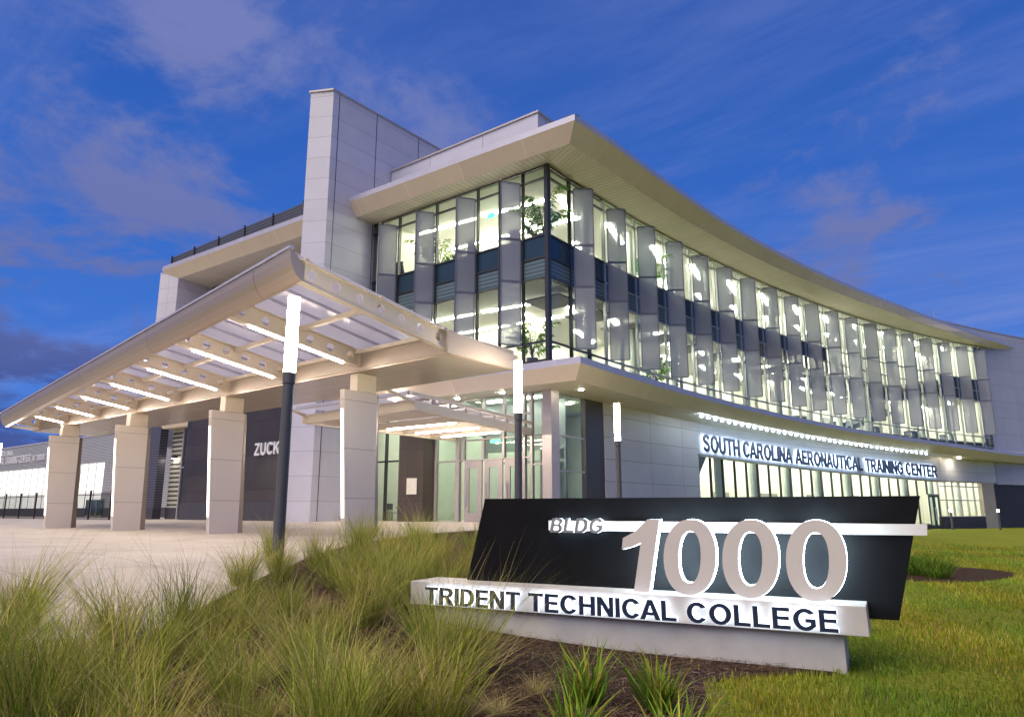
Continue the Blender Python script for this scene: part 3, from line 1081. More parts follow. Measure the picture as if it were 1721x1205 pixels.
# ground-floor glazing, curved
s = 13.05
while s < 45.0:
    s2 = s + 1.47
    zt = 3.86 - 0.017 * (s - 13)
    bay(cp(s, 0.12), cp(min(s2, 45.5), 0.12), [zt, -0.33], ['g'], mw=0.07, md=0.14)
    s = s2
for k in range(6):
    sa = 47.35 + k * 1.17
    bay(cp(sa, 0.12), cp(sa + 1.17, 0.12), [3.3, 2.9, 1.7, 0.3], ['g', 'g', 'g'], mw=0.07, md=0.14, fm=MULLG)
bay(cp(45.5, 0.12), cp(47.3, 0.12), [3.3, 2.15], ['g'], mw=0.09, md=0.14)


def door(P, Q, z0, z1, fm, stile=0.2, hand=1, nm='door', gm=None):
    d = Vector((Q[0] - P[0], Q[1] - P[1])); ln = d.length; d.normalize()
    n = Vector((d.y, -d.x))
    at = lambda t, o=0: (P[0] + d.x * t + n.x * o, P[1] + d.y * t + n.y * o)
    f = MB()
    f.obox(at(0.012), at(stile), 0.07, z0, z1)
    f.obox(at(ln - stile), at(ln - 0.012), 0.07, z0, z1)
    f.obox(at(stile), at(ln - stile), 0.068, z0, z0 + stile * 1.5)
    f.obox(at(stile), at(ln - stile), 0.068, z1 - stile * 1.1, z1)
    o = f.build(nm, fm, B)
    g = MB()
    a, b = at(stile), at(ln - stile)
    g.face([(a[0], a[1], z0 + stile * 1.5), (b[0], b[1], z0 + stile * 1.5), (b[0], b[1], z1 - stile * 1.1), (a[0], a[1], z1 - stile * 1.1)])
    g.build('glazing', gm or GLASSG, o)
    h = MB()
    t = ln - stile * 0.5 if hand > 0 else stile * 0.5
    p = at(t, 0.11)
    h.tube((p[0], p[1], z0 + 0.65), (p[0], p[1], z0 + 1.75), 0.03, None, 8)
    for zz in (z0 + 0.8, z0 + 1.6):
        q = at(t, 0.02)
        h.tube((q[0], q[1], zz), (p[0], p[1], zz), 0.014, None, 6)
    h.build('handle', EDGE, o)
    return o


door(cp(45.55, 0.1), cp(46.4, 0.1), -0.66, 2.1, MULL, 0.16, 1)['label'] = 'dark double door leaf at the far end of the curved front'
door(cp(46.42, 0.1), cp(47.25, 0.1), -0.66, 2.1, MULL, 0.16, -1)

# ---- halo-lit facade lettering
SLEN0, SLEN1 = 13.35, 47.0


def fac_map(x, y, dpt):
    s = SLEN0 + x * (SLEN1 - SLEN0)
    z = (4.10 - 0.014 * (s - 13)) + y * (0.98 - 0.0 * x)
    return cp(s, -0.16 + 0.10 * dpt, z)


put_letters('SOUTH CAROLINA AERONAUTICAL TRAINING CENTER', fac_map, SIGNL, B, 'sign_letter', offset=0.014,
            halo=HALOB, halo_off=0.012, fdepth=(-0.2, 0.3), hdepth=(0.34, 0.8), skip_halo=(24,))
# wall-washer LED cove above the lettering
for i in range(41):
    sa = 9.6 + i * 0.80
    cv = MB()
    curve_slab(cv, sa, sa + 0.2, -2.06, -2.0, lambda s: 5.66 - drop(s), lambda s: 5.74 - drop(s), 1)
    cv.build('cove_light', COVE, B)

# ---- ground floor, left side: storefront, pier, dark wall etc.
cm = MB(); cm.box(-17.78, -17.28, 25.0, 25.6, -0.2, 5.9); cm.build('corner_column', MULLG, B, bevel=0.01)
bx = [-24.25, -22.85, -22.5, -21.3, -20.1, -18.95, -18.55, -17.88]
YS = 25.35
ZS = [5.84, 4.95, 3.95, 3.02]
bay((bx[0], YS), (bx[1], YS), [5.84, 4.95, 3.02, 0.22], ['g', 'g', 'g'], fm=MULLG, gm=GLASSG, mw=0.12)
bay((bx[1], YS), (bx[2], YS), [5.84, 4.95, 3.02, 0.22], ['g', 'g', 'g'], fm=MULLG, gm=GLASSG, mw=0.22)
for k in (2, 3, 4):
    bay((bx[k], YS), (bx[k + 1], YS), ZS, ['g', 'g', 'g'], fm=MULLG, gm=GLASSG, mw=0.12)
    dd = door((bx[k] + 0.07, YS), (bx[k + 1] - 0.07, YS), 0.24, 2.97, MULLG, 0.27, -1)
bay((bx[5], YS), (bx[6], YS), [5.84, 4.95, 3.02, 0.22], ['g', 'g', 'g'], fm=MULLG, gm=GLASSG, mw=0.12)
bay((bx[6], YS), (bx[7], YS), [5.84, 3.95, 2.7, 0.22], ['g', 'g', 'g'], fm=MULLG, gm=GLASSG, mw=0.12)
bay(cp(-0.35, 0.1), cp(1.9, 0.1), [5.84, 3.95, 2.45, 0.1], ['g', 'g', 'g'], fm=MULLG, gm=GLASSG, mw=0.16)
pb = MB(); pb.prism([(-24.35, 24.55), (-24.35, 25.6), (-26.4, 25.6), (-26.4, 24.9), (-25.45, 24.05)], -0.2, 5.9)
pb.build('brown_pier', BROWN, B)
nt = MB()
a, b_ = Vector((-25.0, 24.235)), Vector((-24.55, 24.445))
nt.obox((-25.05, 24.215 + 0.0), (-24.6, 24.425 - 0.0), 0.03, 1.5, 2.25, shift=-0.06)
nt.build('notice', PLAQ, B)
for k in range(2):
    x0 = -29.15 + k * 1.37
    bay((x0, YS), (x0 + 1.37, YS), [5.84, 3.2, 0.22], ['g', 'g'], fm=MULL, gm=GLASS)
dw = MB(); dw.box(-42.5, -30.5, 22.5, 22.9, 1.23, 6.3); dw.build('dark_wall', DARKP, B)
dw = MB(); dw.box(-42.5, -30.5, 22.46, 22.9, -0.2, 1.227); dw.build('dark_base', DBASE, B)


def zuck_map(x, y, dpt):
    return (-34.98 + x * 2.28, 22.36 + dpt * 0.12, 3.66 + y * 0.66)


put_letters('ZUCK', zuck_map, LETW, B, 'wall_letter')
# recessed side door, louvre and corrugated return at the far left
q = MB(); q.box(-47.9, -45.75, 22.5, 23.0, 0.9, 6.2); q.build('corrugated_wall', CORRD, B)
q = MB(); q.box(-47.9, -45.75, 22.47, 23.0, -0.2, 0.897); q.build('dark_base', DBASE, B)
q = MB(); q.box(-45.7, -44.1, 23.3, 23.5, 0.95, 6.2); q.build('louver', lines_mat('wall_louver', (0.42, 0.42, 0.36), 0, 0.28, w=0.12, dark=0.15, rough=0.4), B)
q = MB(); q.box(-45.7, -44.1, 23.25, 23.5, -0.2, 0.947); q.build('dark_base', DBASE, B)
bay((-44.05, 23.2), (-42.55, 23.2), [6.1, 3.4, 0.2], ['g', 'g'], fm=MULLG, gm=GLASSG, mw=0.1)
q = MB(); q.box(-45.2, -44.9, 23.05, 23.29, 4.0, 4.2); wl = q.build('wall_lamp', POLE, B)
q = MB(); q.box(-45.17, -44.93, 23.07, 23.26, 3.97, 3.998); q.build('bulb', BOLL, wl)

# ---- interior: floors, ceilings, walls, lights
ti = MB()
for z0 in (6.9, 12.45):
    curve_slab(ti, S0 + 0.25, 31 if z0 > 8 else 56.8, 0.22, 11, z0, z0 + 0.14, 22)
curve_slab(ti, 50, 56.8, 0.22, 11, 12.45, 12.59, 6)
curve_slab(ti, 31.05, 49.95, 4.5, 11, 12.45, 12.59, 8)
ti.build('floor_slab', IFLOOR, B)
ti = MB()
for z0, a, b_ in ((10.98, S0 + 0.25, 31), (16.36, S0 + 0.25, 56.8), (10.98, 50, 56.8)):
    curve_slab(ti, a, b_, 0.24, 10.9, z0, z0 + 0.08, 22)
curve_slab(ti, 31.05, 49.95, 4.6, 10.9, 10.98, 11.06, 8)
curve_slab(ti, S0 + 0.3, 56.8, 0.5, 10.9, 5.98, 6.06, 22)
ti.build('ceiling_panel', ICEIL, B)
ti = MB()
curve_slab(ti, 6.5, 56.8, 7.2, 7.4, -0.5, 5.97, 22)
curve_slab(ti, 6.5, 56.8, 7.2, 7.4, 7.05, 10.97, 22)
curve_slab(ti, 6.5, 56.8, 7.2, 7.4, 12.6, 16.35, 22)
curve_slab(ti, S0, 57, 11.05, 11.3, -0.5, 17.2, 22)
th_ = []
for z0, z1 in ((7.05, 10.97), (12.6, 16.35)):
    ti.box(-28.4, -22.2, 31.4, 31.6, z0, z1)
ti.box(-28.45, -22.0, 31.4, 31.6, 0.2, 5.97)
for s_ in (12.0, 31.5, 50.3):
    for z0, z1 in ((7.05, 10.97), (12.6, 16.35)):
        p, q_ = cp(s_, 3.2), cp(s_, 7.19)
        ti.obox(p, q_, 0.2, z0, z1)
p, q_ = cp(56.9, 0.4), cp(56.9, 11)
ti.obox(p, q_, 0.2, -0.5, 17.2)
p, q_ = cp(8.0, 0.4), cp(8.0, 7.1)
ti.obox(p, q_, 0.2, 0.2, 5.97)
ti.box(-29.25, -29.05, 25.7, 33, -0.2, 17.2)
ti.build('interior_wall', IWALL, B)
ti = MB(); ti.box(-28.3, -22.4, 31.3, 31.397, 12.6, 14.0); ti.build('tile_wainscot', ITILE, B)
ti = MB(); curve_slab(ti, S0 + 0.25, 13, 0.2, 11, 0.05, 0.2, 8)
ti.box(-29.0, -17.9, 25.5, 33, 0.04, 0.19)
ti.build('lobby_floor', IFLOOR, B)
ti = MB(); curve_slab(ti, 13.05, 56.8, 0.36, 7.1, -0.55, -0.4, 18); ti.build('hall_floor', IFLOOR, B)
for i in range(13):
    s_ = 4.2 + 4.4 * i
    for z0, z1 in ((7.05, 10.97), (12.6, 16.35)):
        k = MB(); p = cp(s_, 1.3)
        k.tube((p[0], p[1], z0), (p[0], p[1], z1), 0.22, None, 14)
        k.build('interior_column', ICOL, B, smooth=False)
    if s_ > 13.5:
        k = MB(); p = cp(s_, 1.2)
        k.tube((p[0], p[1], -0.4), (p[0], p[1], 5.97), 0.25, None, 14)
        k.build('interior_column', ICOL, B)


def clight(pts, w, z, mat=CLIGHT):
    k = MB()
    for a, b in zip(pts[:-1], pts[1:]):
        k.obox(a, b, w, z - 0.05, z)
    k.build('ceiling_light', mat, B)


for z in (10.96, 16.34):
    for o_ in (1.9, 5.0):
        for i in range(12):
            sa = 2.0 + 4.6 * i + (1.1 if o_ > 3 else 0)
            if z < 12 and 31 < sa < 49 and o_ < 4:
                continue
            clight([cp(sa, o_ - 0.5), cp(sa + 3.1, o_ + 0.6)], 0.26 if sa > 6 else 0.11, z, CLIGHTR if sa > 6 else CLIGHT)
    for yy in (27.6, 30.6):
        clight([(-28.3, yy), (-24.2, yy + 0.3)], 0.11, z); clight([(-23.6, yy + 0.3), (-19.6, yy + 0.7)], 0.11, z)
clight([(-28.3, 31.2), (-22.4, 31.2)], 0.09, 14.6)
for i in range(10):
    sa = 13.8 + 4.3 * i
    clight([cp(sa, 1.6), cp(sa + 3.0, 2.6)], 0.24, 5.96, CLIGHTR)
    clight([cp(sa + 1, 4.6), cp(sa + 4.0, 5.6)], 0.24, 5.96, CLIGHTR)
for x in (-27.5, -25, -22.4, -20.2):
    for yy in (27.0, 29.6):
        clight([(x, yy), (x + 1.0, yy)], 0.22, 5.96, CLIGHTG)
# entry vestibule partition
v = MB()
for x in (-23.6, -21.6, -20.2, -18.8):
    v.box(x, x + 0.1, 28.2, 28.3, 0.2, 3.6)
v.box(-23.6, -18.7, 28.22, 28.28, 3.0, 3.12); v.box(-23.6, -18.7, 28.22, 28.28, 3.6, 5.97)
v.build('vestibule_frame', MULLG, B)
v = MB(); v.box(-22.69, -22.09, 27.5, 27.55, 4.01, 4.25); v.build('exit_sign', EXITG, B)
v = MB(); v.box(-22.50, -22.00, 26.9, 26.94, 15.56, 15.82); v.build('exit_sign', EXITG, B)
v = MB(); p, q_ = cp(7.4, 2.5), cp(7.9, 2.5); v.obox(p, q_, 0.04, 14.4, 14.65); v.build('exit_sign', EXITG, B)
dk = MB()
for k in range(9):
    sa = 0.6 + 3.4 * k
    curve_slab(dk, sa, sa + 1.9, 0.5, 2.6, 10.62, 10.70, 2)
dk.build('ceiling_baffle', solid('baffle_grey', (0.22, 0.22, 0.22), 0.8), B)
dk = MB()
for k in range(16):
    sa = 9.0 + 2.9 * k
    z0 = 7.04 if k % 2 else 12.59
    if z0 > 8 and 30 < sa < 50: continue
    p, q_ = cp(sa, 1.9), cp(sa + 1.4, 1.9)
    dk.obox(p, q_, 0.7, z0 + 0.70, z0 + 0.75)
    for e_ in (0.05, 1.3):
        p, q_ = cp(sa + e_, 1.9), cp(sa + e_ + 0.05, 1.9)
        dk.obox(p, q_, 0.6, z0, z0 + 0.699)
dk.build('desk_row', POTM, B)
dk = MB()
for k in range(14):
    sa = 7.5 + 3.5 * k
    for z0 in (7.05, 12.6):
        p, q_ = cp(sa, 7.15), cp(sa + 1.0, 7.15)
        dk.obox(p, q_, 0.06, z0, z0 + 2.2)
dk.build('interior_door', solid('door_grey', (0.32, 0.33, 0.32), 0.5), B)
# open stair in the double-height hall
st = MB()
for sgn, z0 in ((1, 7.0), (-1, 9.2)):
    a = 36.0 if sgn > 0 else 44.5
    n = 14
    for i in range(n):
        sa = a + sgn * i * 0.58
        zz = z0 + i * 0.16
        p, q_ = cp(sa, 2.0), cp(sa, 3.6)
        st.obox(p, q_, 0.34, zz, zz + 0.14)
    p0, p1 = cp(a, 2.0), cp(a + sgn * n * 0.58, 2.0)
    st.bar((*p0, z0 - 0.05), (*p1, z0 + n * 0.16 - 0.05), 0.08, 0.42)
    st.bar((*p0, z0 + 1.0), (*p1, z0 + n * 0.16 + 1.0), 0.05, 0.06)
st.build('stair', POTM, B)
sl = MB()
a0, a1 = cp(14.4, 1.7), cp(18.6, 1.7)
b0, b1 = cp(14.4, 3.4), cp(18.6, 3.4)
sl.face([(*a0, 1.2), (*a1, 5.9), (*a0, 5.9)]); sl.face([(*b0, 1.2), (*b0, 5.9), (*b1, 5.9)])
sl.face([(*a0, 1.2), (*b0, 1.2), (*b1, 5.9), (*a1, 5.9)]); sl.face([(*a0, 1.2), (*a0, 5.9), (*b0, 5.9), (*b0, 1.2)]); sl.face([(*a0, 5.9), (*a1, 5.9), (*b1, 5.9), (*b0, 5.9)])
sl.build('stair_soffit', solid('blue_soffit', (0.07, 0.12, 0.17), 0.5), B)
for s_ in (23.0, 29.5, 36.0, 41.5):
    sl = MB(); p, q_ = cp(s_, 5.2), cp(s_ + 2.2, 5.2); sl.obox(p, q_, 0.12, -0.4, 2.1); sl.build('interior_door', solid('door_paint_%d' % int(s_), (0.30, 0.30, 0.24), 0.5), B)
# ledge soffit downlights: some real, several added to brighten fascia and plaza
for x, y in ((-16.2, 28.2), (-16.35, 32.5), (-16.4, 26.0), (-19.6, 24.55), (-22.3, 24.6), (-25.0, 23.2)):
    k = MB(); k.tube((x, y, 5.83), (x, y, 5.848), 0.10, None, 12)
    k.build('downlight_fill', DOWNL, B)
k = MB(); p = cp(49.5, -0.9); k.tube((*p, 5.84 - drop(49.5) - 0.06), (*p, 5.846 - drop(49.5)), 0.12, None, 12); k.build('downlight_fill', DOWNL, B)

# ------------------------------------------------------------------ entrance canopy
K = thing('entrance_canopy', (-25.0, 12.8, 0), 'large tan entrance canopy with glass roof, perforated beams and lit edges on four tapered columns', 'canopy')
XR, XLc = -11.42, -38.4
YB = 12.3                                   # front face of the box girder


def yfront(x):
    return 7.75 + (x - XR) / (-39.3 - XR) * (11.75 - 7.75)


def ybox(x):
    return YB + (XR - x) / 27.0 * 0.55


def zroof(x, y):
    return 4.92 + 0.148 * (ybox(x) - y)


gx = MB()
yb_back = lambda x: 14.8 + (XR - x) / 27.0 * 0.85
gx.prism([(XR, ybox(XR)), (XR, yb_back(XR)), (XLc, yb_back(XLc)), (XLc, ybox(XLc))], 4.405, 4.90)
gx.build('box_girder', TAN, K, bevel=0.012)
gx = MB()
gx.prism([(XR - 0.02, ybox(XR) + 0.02), (XR - 0.02, yb_back(XR) - 0.02), (XLc + 0.02, yb_back(XLc) - 0.02), (XLc + 0.02, ybox(XLc) + 0.02)], 4.36, 4.402)
gx.build('canopy_soffit', TANSOF, K)


def beam(x, nh, strip=True):
    y1 = ybox(x) - 0.003
    y0 = yfront(x) + 0.30
    zb = lambda y: zroof(x, y) - 0.45
    zt = lambda y: zroof(x, y) - 0.03
    b = MB()
    th = 0.03
    Lb = y1 - y0
    cell = Lb / nh
    r = min(0.105, cell * 0.3)
    for sx, flip in ((x + th / 2, False), (x - th / 2, True)):
        for k in range(nh):
            ya, yb_ = y0 + k * cell, y0 + (k + 1) * cell
            ycn = (ya + yb_) / 2; zc = (zb(ycn) + zt(ycn)) / 2 + 0.02
            n = 20
            inn = []; outr = []
            for q in range(n):
                w = 2 * pi * q / n + pi / 4
                inn.append((sx, ycn + r * cos(w), zc + r * sin(w)))
                c_, s_ = cos(w), sin(w)
                kx = 1 / max(abs(c_), abs(s_))
                yy = ycn + c_ * kx * cell / 2
                hz = s_ * kx
                zz = zt(yy) if hz > 0.999 else zb(yy) if hz < -0.999 else (zb(yy) + zt(yy)) / 2 + hz * (zt(yy) - zb(yy)) / 2
                outr.append((sx, yy, zz))
            for q in range(n):
                j = (q + 1) % n
                f = [inn[q], outr[q], outr[j], inn[j]]
                b.face(f[::-1] if not flip else f)
                if not flip:
                    b.face([inn[q], inn[j], (x - th / 2, inn[j][1], inn[j][2]), (x - th / 2, inn[q][1], inn[q][2])])
    for zf in (zb, zt):
        h = 0.012 if zf is zb else -0.012
        b.bar((x, y0, zf(y0) - h), (x, y1, zf(y1) - h), 0.17, 0.022)
    b.face([(x - th / 2, y0, zb(y0)), (x + th / 2, y0, zb(y0)), (x + th / 2, y0, zt(y0)), (x - th / 2, y0, zt(y0))])
    # end plate at the girder
    b.box(x - 0.085, x + 0.085, y1 - 0.03, y1, zb(y1), zt(y1))
    o = b.build('beam', CREAM, K, weld=True)
    if strip:
        s = MB()
        ya, yb_ = y0 + 0.14 * Lb, y0 + 0.86 * Lb
        s.bar((x, ya, zb(ya) - 0.046), (x, yb_, zb(yb_) - 0.046), 0.045, 0.04)
        s.build('light_strip', STRIP, o)
    return o


BX = [XR - 0.10 - 3.25 * i for i in range(9)]
for i, x in enumerate(BX):
    nh = max(1, round((ybox(x) - yfront(x) - 0.3) / 0.60))
    beam(x, nh, strip=(0 < i < 8))
# purlins along the canopy (mid span and beside the girder)
for i in range(8):
    xa, xb = BX[i] - 0.09, BX[i + 1] + 0.09
    for f in (0.5, 0.965):
        ya = yfront(xa) + 0.3 + f * (ybox(xa) - yfront(xa) - 0.3)
        yb_ = yfront(xb) + 0.3 + f * (ybox(xb) - yfront(xb) - 0.3)
        p = MB()
        p.bar((xa, ya, zroof(xa, ya) - 0.10), (xb, yb_, zroof(xb, yb_) - 0.10), 0.12, 0.10)
        p.build('purlin', CREAM, K)
    # glass bays with thin glazing bars
    g = MB(); t = MB()
    x0, x1 = BX[i] , BX[i + 1]
    n = 4
    for k in range(n):
        u0, u1 = x0 + (x1 - x0) * k / n - 0.01, x0 + (x1 - x0) * (k + 1) / n + 0.01
        q = []
        for (x, y) in ((u0, yfront(u0) + 0.05), (u1, yfront(u1) + 0.05), (u1, ybox(u1) + 0.1), (u0, ybox(u0) + 0.1)):
            q.append((x, y, zroof(x, y) + 0.075))
        g.face(q[::-1])
        g.face([(a[0], a[1], a[2] + 0.02) for a in q])
        if k:
            xx = x0 + (x1 - x0) * k / n
            t.bar((xx, yfront(xx) + 0.25, zroof(xx, yfront(xx) + 0.25) + 0.02), (xx, ybox(xx), zroof(xx, ybox(xx)) + 0.02), 0.035, 0.07)
    go = g.build('glass_pane', CGLASS, K)
    t.build('glazing_bar', EDGE, go)
# patch fittings on top of the right edge beam
for f in (0.03, 0.5, 0.97):
    y = yfront(BX[0]) + 0.3 + f * (YB - yfront(BX[0]) - 0.3)
    p = MB(); p.box(BX[0] - 0.05, BX[0] + 0.06, y - 0.05, y + 0.05, zroof(BX[0], y) + 0.0, zroof(BX[0], y) + 0.07)
    p.build('glass_clip', CREAM, K)
# curved front fascia
rows = []; us = []
for k in range(28):
    x = XR + 0.02 + (XLc - 0.9 - XR) * k / 27
    yf = yfront(x); zt = zroof(x, yf + 0.02) + 0.06; zb = zroof(x, yf + 0.32) - 0.47
    sec = []
    for q in range(7):
        a = pi / 2 * q / 6
        sec.append((x, yf + 0.34 - 0.34 * sin(a) , zt - (zt - zb) * cos(a) ** 1.0))
    sec = [(x, yf + 0.34, zb + 0.02)] + sec + [(x, yf + 0.06, zt + 0.0), (x, yf + 0.34, zb + 0.3)]
    rows.append(sec); us.append(x)
f = MB()
f.loft(rows, 0, us, closed=True)
f.face(rows[0]); f.face(rows[-1][::-1])
f.build('front_fascia', TANF, K, smooth=False)
e = MB()
e.bar((XR + 0.02, yfront(XR) + 0.02, zroof(XR, yfront(XR)) + 0.10), (XLc - 0.9, yfront(XLc - 0.9) + 0.02, zroof(XLc - 0.9, yfront(XLc - 0.9)) + 0.10), 0.10, 0.05)
e.build('edge_trim', EDGE, K)
# left end closer between fascia and girder
e = MB()
e.bar((XLc - 0.8, yfront(XLc - 0.8) + 0.3, zroof(XLc - .8, yfront(XLc - .8) + .3) - 0.40), (XLc + 0.05, ybox(XLc) + 0.1, 4.47), 0.08, 0.12)
e.build('end_rail', CREAM, K)


def canopy_column(x):
    c = MB()
    # tapered plate, wide face turned along the canopy depth, canted return on the building side
    lo = [(x, 12.33), (x, 13.30), (x - 0.15, 13.56), (x - 0.17, 13.56), (x - 0.17, 12.33)]
    hi = [(x, 12.07), (x, 13.22), (x - 0.15, 13.40), (x - 0.17, 13.40), (x - 0.17, 12.07)]
    zt = 3.86
    n = len(lo)
    for i in range(n):
        j = (i + 1) % n
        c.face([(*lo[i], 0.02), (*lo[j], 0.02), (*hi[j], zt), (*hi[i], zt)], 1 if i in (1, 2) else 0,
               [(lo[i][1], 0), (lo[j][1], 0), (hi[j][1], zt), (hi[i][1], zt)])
    c.face([(*p, zt) for p in hi]); c.face([(*p, 0.02) for p in lo][::-1])
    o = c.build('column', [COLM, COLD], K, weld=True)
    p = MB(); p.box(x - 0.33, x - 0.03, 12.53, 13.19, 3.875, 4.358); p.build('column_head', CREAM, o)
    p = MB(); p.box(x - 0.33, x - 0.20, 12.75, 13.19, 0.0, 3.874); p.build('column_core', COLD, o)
    s = MB()
    ya = lambda z: 12.33 - 0.26 * (z - 0.02) / 3.84
    z0, z1 = 0.55, 3.35
    s.prism([(x - 0.27, ya(z0) - 0.03), (x - 0.07, ya(z0) - 0.03), (x - 0.07, ya(z0) + 0.02), (x - 0.27, ya(z0) + 0.02)], z0, z0 + 0.02)
    s.v, s.f, s.m, s.uv = [], [], [], []
    for (xa, xb) in ((x - 0.12, x - 0.06),):
        A = [(xa, ya(z0) - 0.028, z0), (xb, ya(z0) - 0.028, z0), (xb, ya(z0) + 0.01, z0), (xa, ya(z0) + 0.01, z0)]
        C_ = [(xa, ya(z1) - 0.028, z1), (xb, ya(z1) - 0.028, z1), (xb, ya(z1) + 0.01, z1), (xa, ya(z1) + 0.01, z1)]
        s.loft([A, C_], 0, None, True); s.face(A[::-1]); s.face(C_)
    s.build('light_strip', COLLED, o)
    b_ = MB(); b_.box(x - 0.14, x - 0.04, 12.6, 13.2, -0.05, 0.06); b_.build('base_plate', COLD, o)
    return o


for x in (-14.95, -21.4, -27.9, -34.0):
    canopy_column(x)
# flank fascia of the link back to the building (right end)
lk = MB()
lk.prism([(XR + 0.004, 12.2), (XR + 0.05, 12.2), (XR + 0.05, 14.9), (XR + 0.004, 14.9)], 4.38, [4.94, 4.94, 4.75, 4.75])
lk.build('end_fascia', TAN, K)

# ------------------------------------------------------------------ small glass canopy over the doors
D = thing('door_canopy', (-19, 19.5, 3.75), 'small cream glazed canopy hung low over the entrance doors, behind the large canopy', 'canopy')
FR, FL, BR, BL = (-16.82, 16.5), (-22.62, 16.5), (-18.56, 25.2), (-22.96, 25.2)
zc0, zc1 = 3.93, 4.25


def dbar(p, q, nm='beam', w=0.16, z0=zc0, z1=zc1, mt=CREAM, ext=0.0):
    m = MB(); m.obox(p, q, w, z0, z1, ext=ext); return m.build(nm, mt, D, bevel=0.006)


dbar((FR[0] + 0.08, FR[1]), (FL[0] - 0.08, FL[1]))
dbar((FR[0], FR[1] + 0.083), BR); dbar((FL[0], FL[1] + 0.083), BL)
for k in range(1, 5):
    f = k / 5.0
    p = (FR[0] + (BR[0] - FR[0]) * f - 0.083, FR[1] + (BR[1] - FR[1]) * f)
    q = (FL[0] + (BL[0] - FL[0]) * f + 0.083, FL[1] + (BL[1] - FL[1]) * f)
    o = dbar(p, q, 'rafter', 0.14, zc0 + 0.05, zc1 - 0.02)
    if k != 1:
        m = MB()
        a = (p[0] + (q[0] - p[0]) * 0.12, p[1] + (q[1] - p[1]) * 0.12); b_ = (p[0] + (q[0] - p[0]) * 0.85, p[1] + (q[1] - p[1]) * 0.85)
        m.obox(a, b_, 0.06, zc0, zc0 + 0.047); m.build('light_strip', STRIP, o)
g = MB()
g.prism([(FR[0] + 0.1, FR[1] - 0.35), (BR[0] + 0.1, BR[1]), (BL[0] - 0.1, BL[1]), (FL[0] - 0.1, FL[1] - 0.35)], 4.53, 4.55)
go = g.build('glass_pane', CGLASS, D)
rl = MB()
rl.obox((FR[0] + 0.1, FR[1] - 0.3), (BR[0] + 0.1, BR[1]), 0.10, 4.42, 4.527); rl.build('roof_rail', CREAM, D)
rl = MB(); rl.obox((FR[0] + 0.04, FR[1] - 0.33), (FL[0] - 0.1, FL[1] - 0.33), 0.10, 4.42, 4.527); rl.build('roof_rail', EDGE, D)
for k in range(1, 8):
    f = k / 8.0
    p = (FR[0] + (BR[0] - FR[0]) * f, FR[1] + (BR[1] - FR[1]) * f); q = (FL[0] + (BL[0] - FL[0]) * f, FL[1] + (BL[1] - FL[1]) * f)
    m = MB(); m.obox(p, q, 0.05, 4.44, 4.525); m.build('glazing_bar', MULLG, D)
    m = MB(); m.box(p[0] - 0.03, p[0] + 0.03, p[1] - 0.03, p[1] + 0.03, zc1, 4.419); m.build('stub', MULLG, D)
m = MB(); m.tube((-16.8, 16.45, 4.2), (-16.75, 15.0, 4.5), 0.06, None, 10); m.build('hanger', CREAM, D)
m = MB(); m.tube((-22.5, 16.45, 4.2), (-22.5, 15.2, 4.5), 0.06, None, 10); m.build('hanger', CREAM, D)


# ------------------------------------------------------------------ lamp posts
def lamp_post(x, y, z, label):
    o = thing('lamp_post', (x, y, z), label, 'lamp post', 'column lights along the plaza and lawn')
    return o


def lamp_parts(o):
    x, y, z = o.location
    p = MB(); p.tube((x, y, z), (x, y, z + 2.93), 0.092, 0.088, 20); a = p.build('pole', POLE, o, smooth=False)
    p = MB(); p.tube((x, y, z - 0.3), (x, y, z + 0.025), 0.16, None, 20); p.build('base_plate', POLE, o)
    p = MB(); p.tube((x, y, z + 2.94), (x, y, z + 3.12), 0.100, None, 20); p.build('collar', POLE, o)
    p = MB(); p.tube((x, y, z + 3.12), (x, y, z + 4.385), 0.096, None, 20); p.build('lamp_tube', LAMPE, o)
    p = MB(); p.tube((x, y, z + 4.386), (x, y, z + 4.40), 0.099, None, 20); p.build('lamp_cap', EDGE, o)


LP = lamp_post(-9.91, 6.87, -0.21, 'tall black lamp post with glowing white tube, nearest the camera in the ornamental grass')
lamp_parts(LP)
for (x, y, z, lb) in ((-10.42, 13.68, -0.09, 'black lamp post with glowing tube, behind the sign and before the entrance doors'),
                      (-12.13, 21.47, -0.07, 'black lamp post with glowing white tube, in front of the white panelled wall'),
                      (-43.55, 13.19, -0.26, 'black lamp post with glowing tube at the far left beyond the canopy')):
    c = copy_tree(LP); c.location = (x, y, z); c['label'] = lb

# low bollard lights by the far end
def bollard(x, y, label):
    z = ground_z(x, y)
    o = thing('bollard_light', (x, y, z), label, 'bollard light', 'low path lights at the far end')
    p = MB(); p.tube((x, y, z - 0.1), (x, y, z + 1.45), 0.09, None, 12); p.build('post', POLE, o)
    p = MB(); p.tube((x, y, z + 1.45), (x, y, z + 1.62), 0.085, None, 12); p.build('lamp', BOLL, o)
    p = MB(); p.tube((x, y, z + 1.62), (x, y, z + 1.68), 0.10, None, 12); p.build('cap', POLE, o)


bollard(-8.6, 70.0, 'low bollard light standing beside the dark double door')
bollard(-5.6, 73.5, 'low bollard light standing by the tan pier at the far right')

# ------------------------------------------------------------------ monument sign
SA = atan2(0.1846, 0.9828)
SG = thing('monument_sign', (-1.86, 7.33, -0.70), 'black and cream monument sign with lit numerals and college name in the foreground', 'sign', rz=SA)


def sg(mb, nm, mt, parent=None, **kw):
    o = mb.build(nm, mt, None, **kw)
    o.parent = parent or SG
    o.location = (0, 0, 0)
    return o


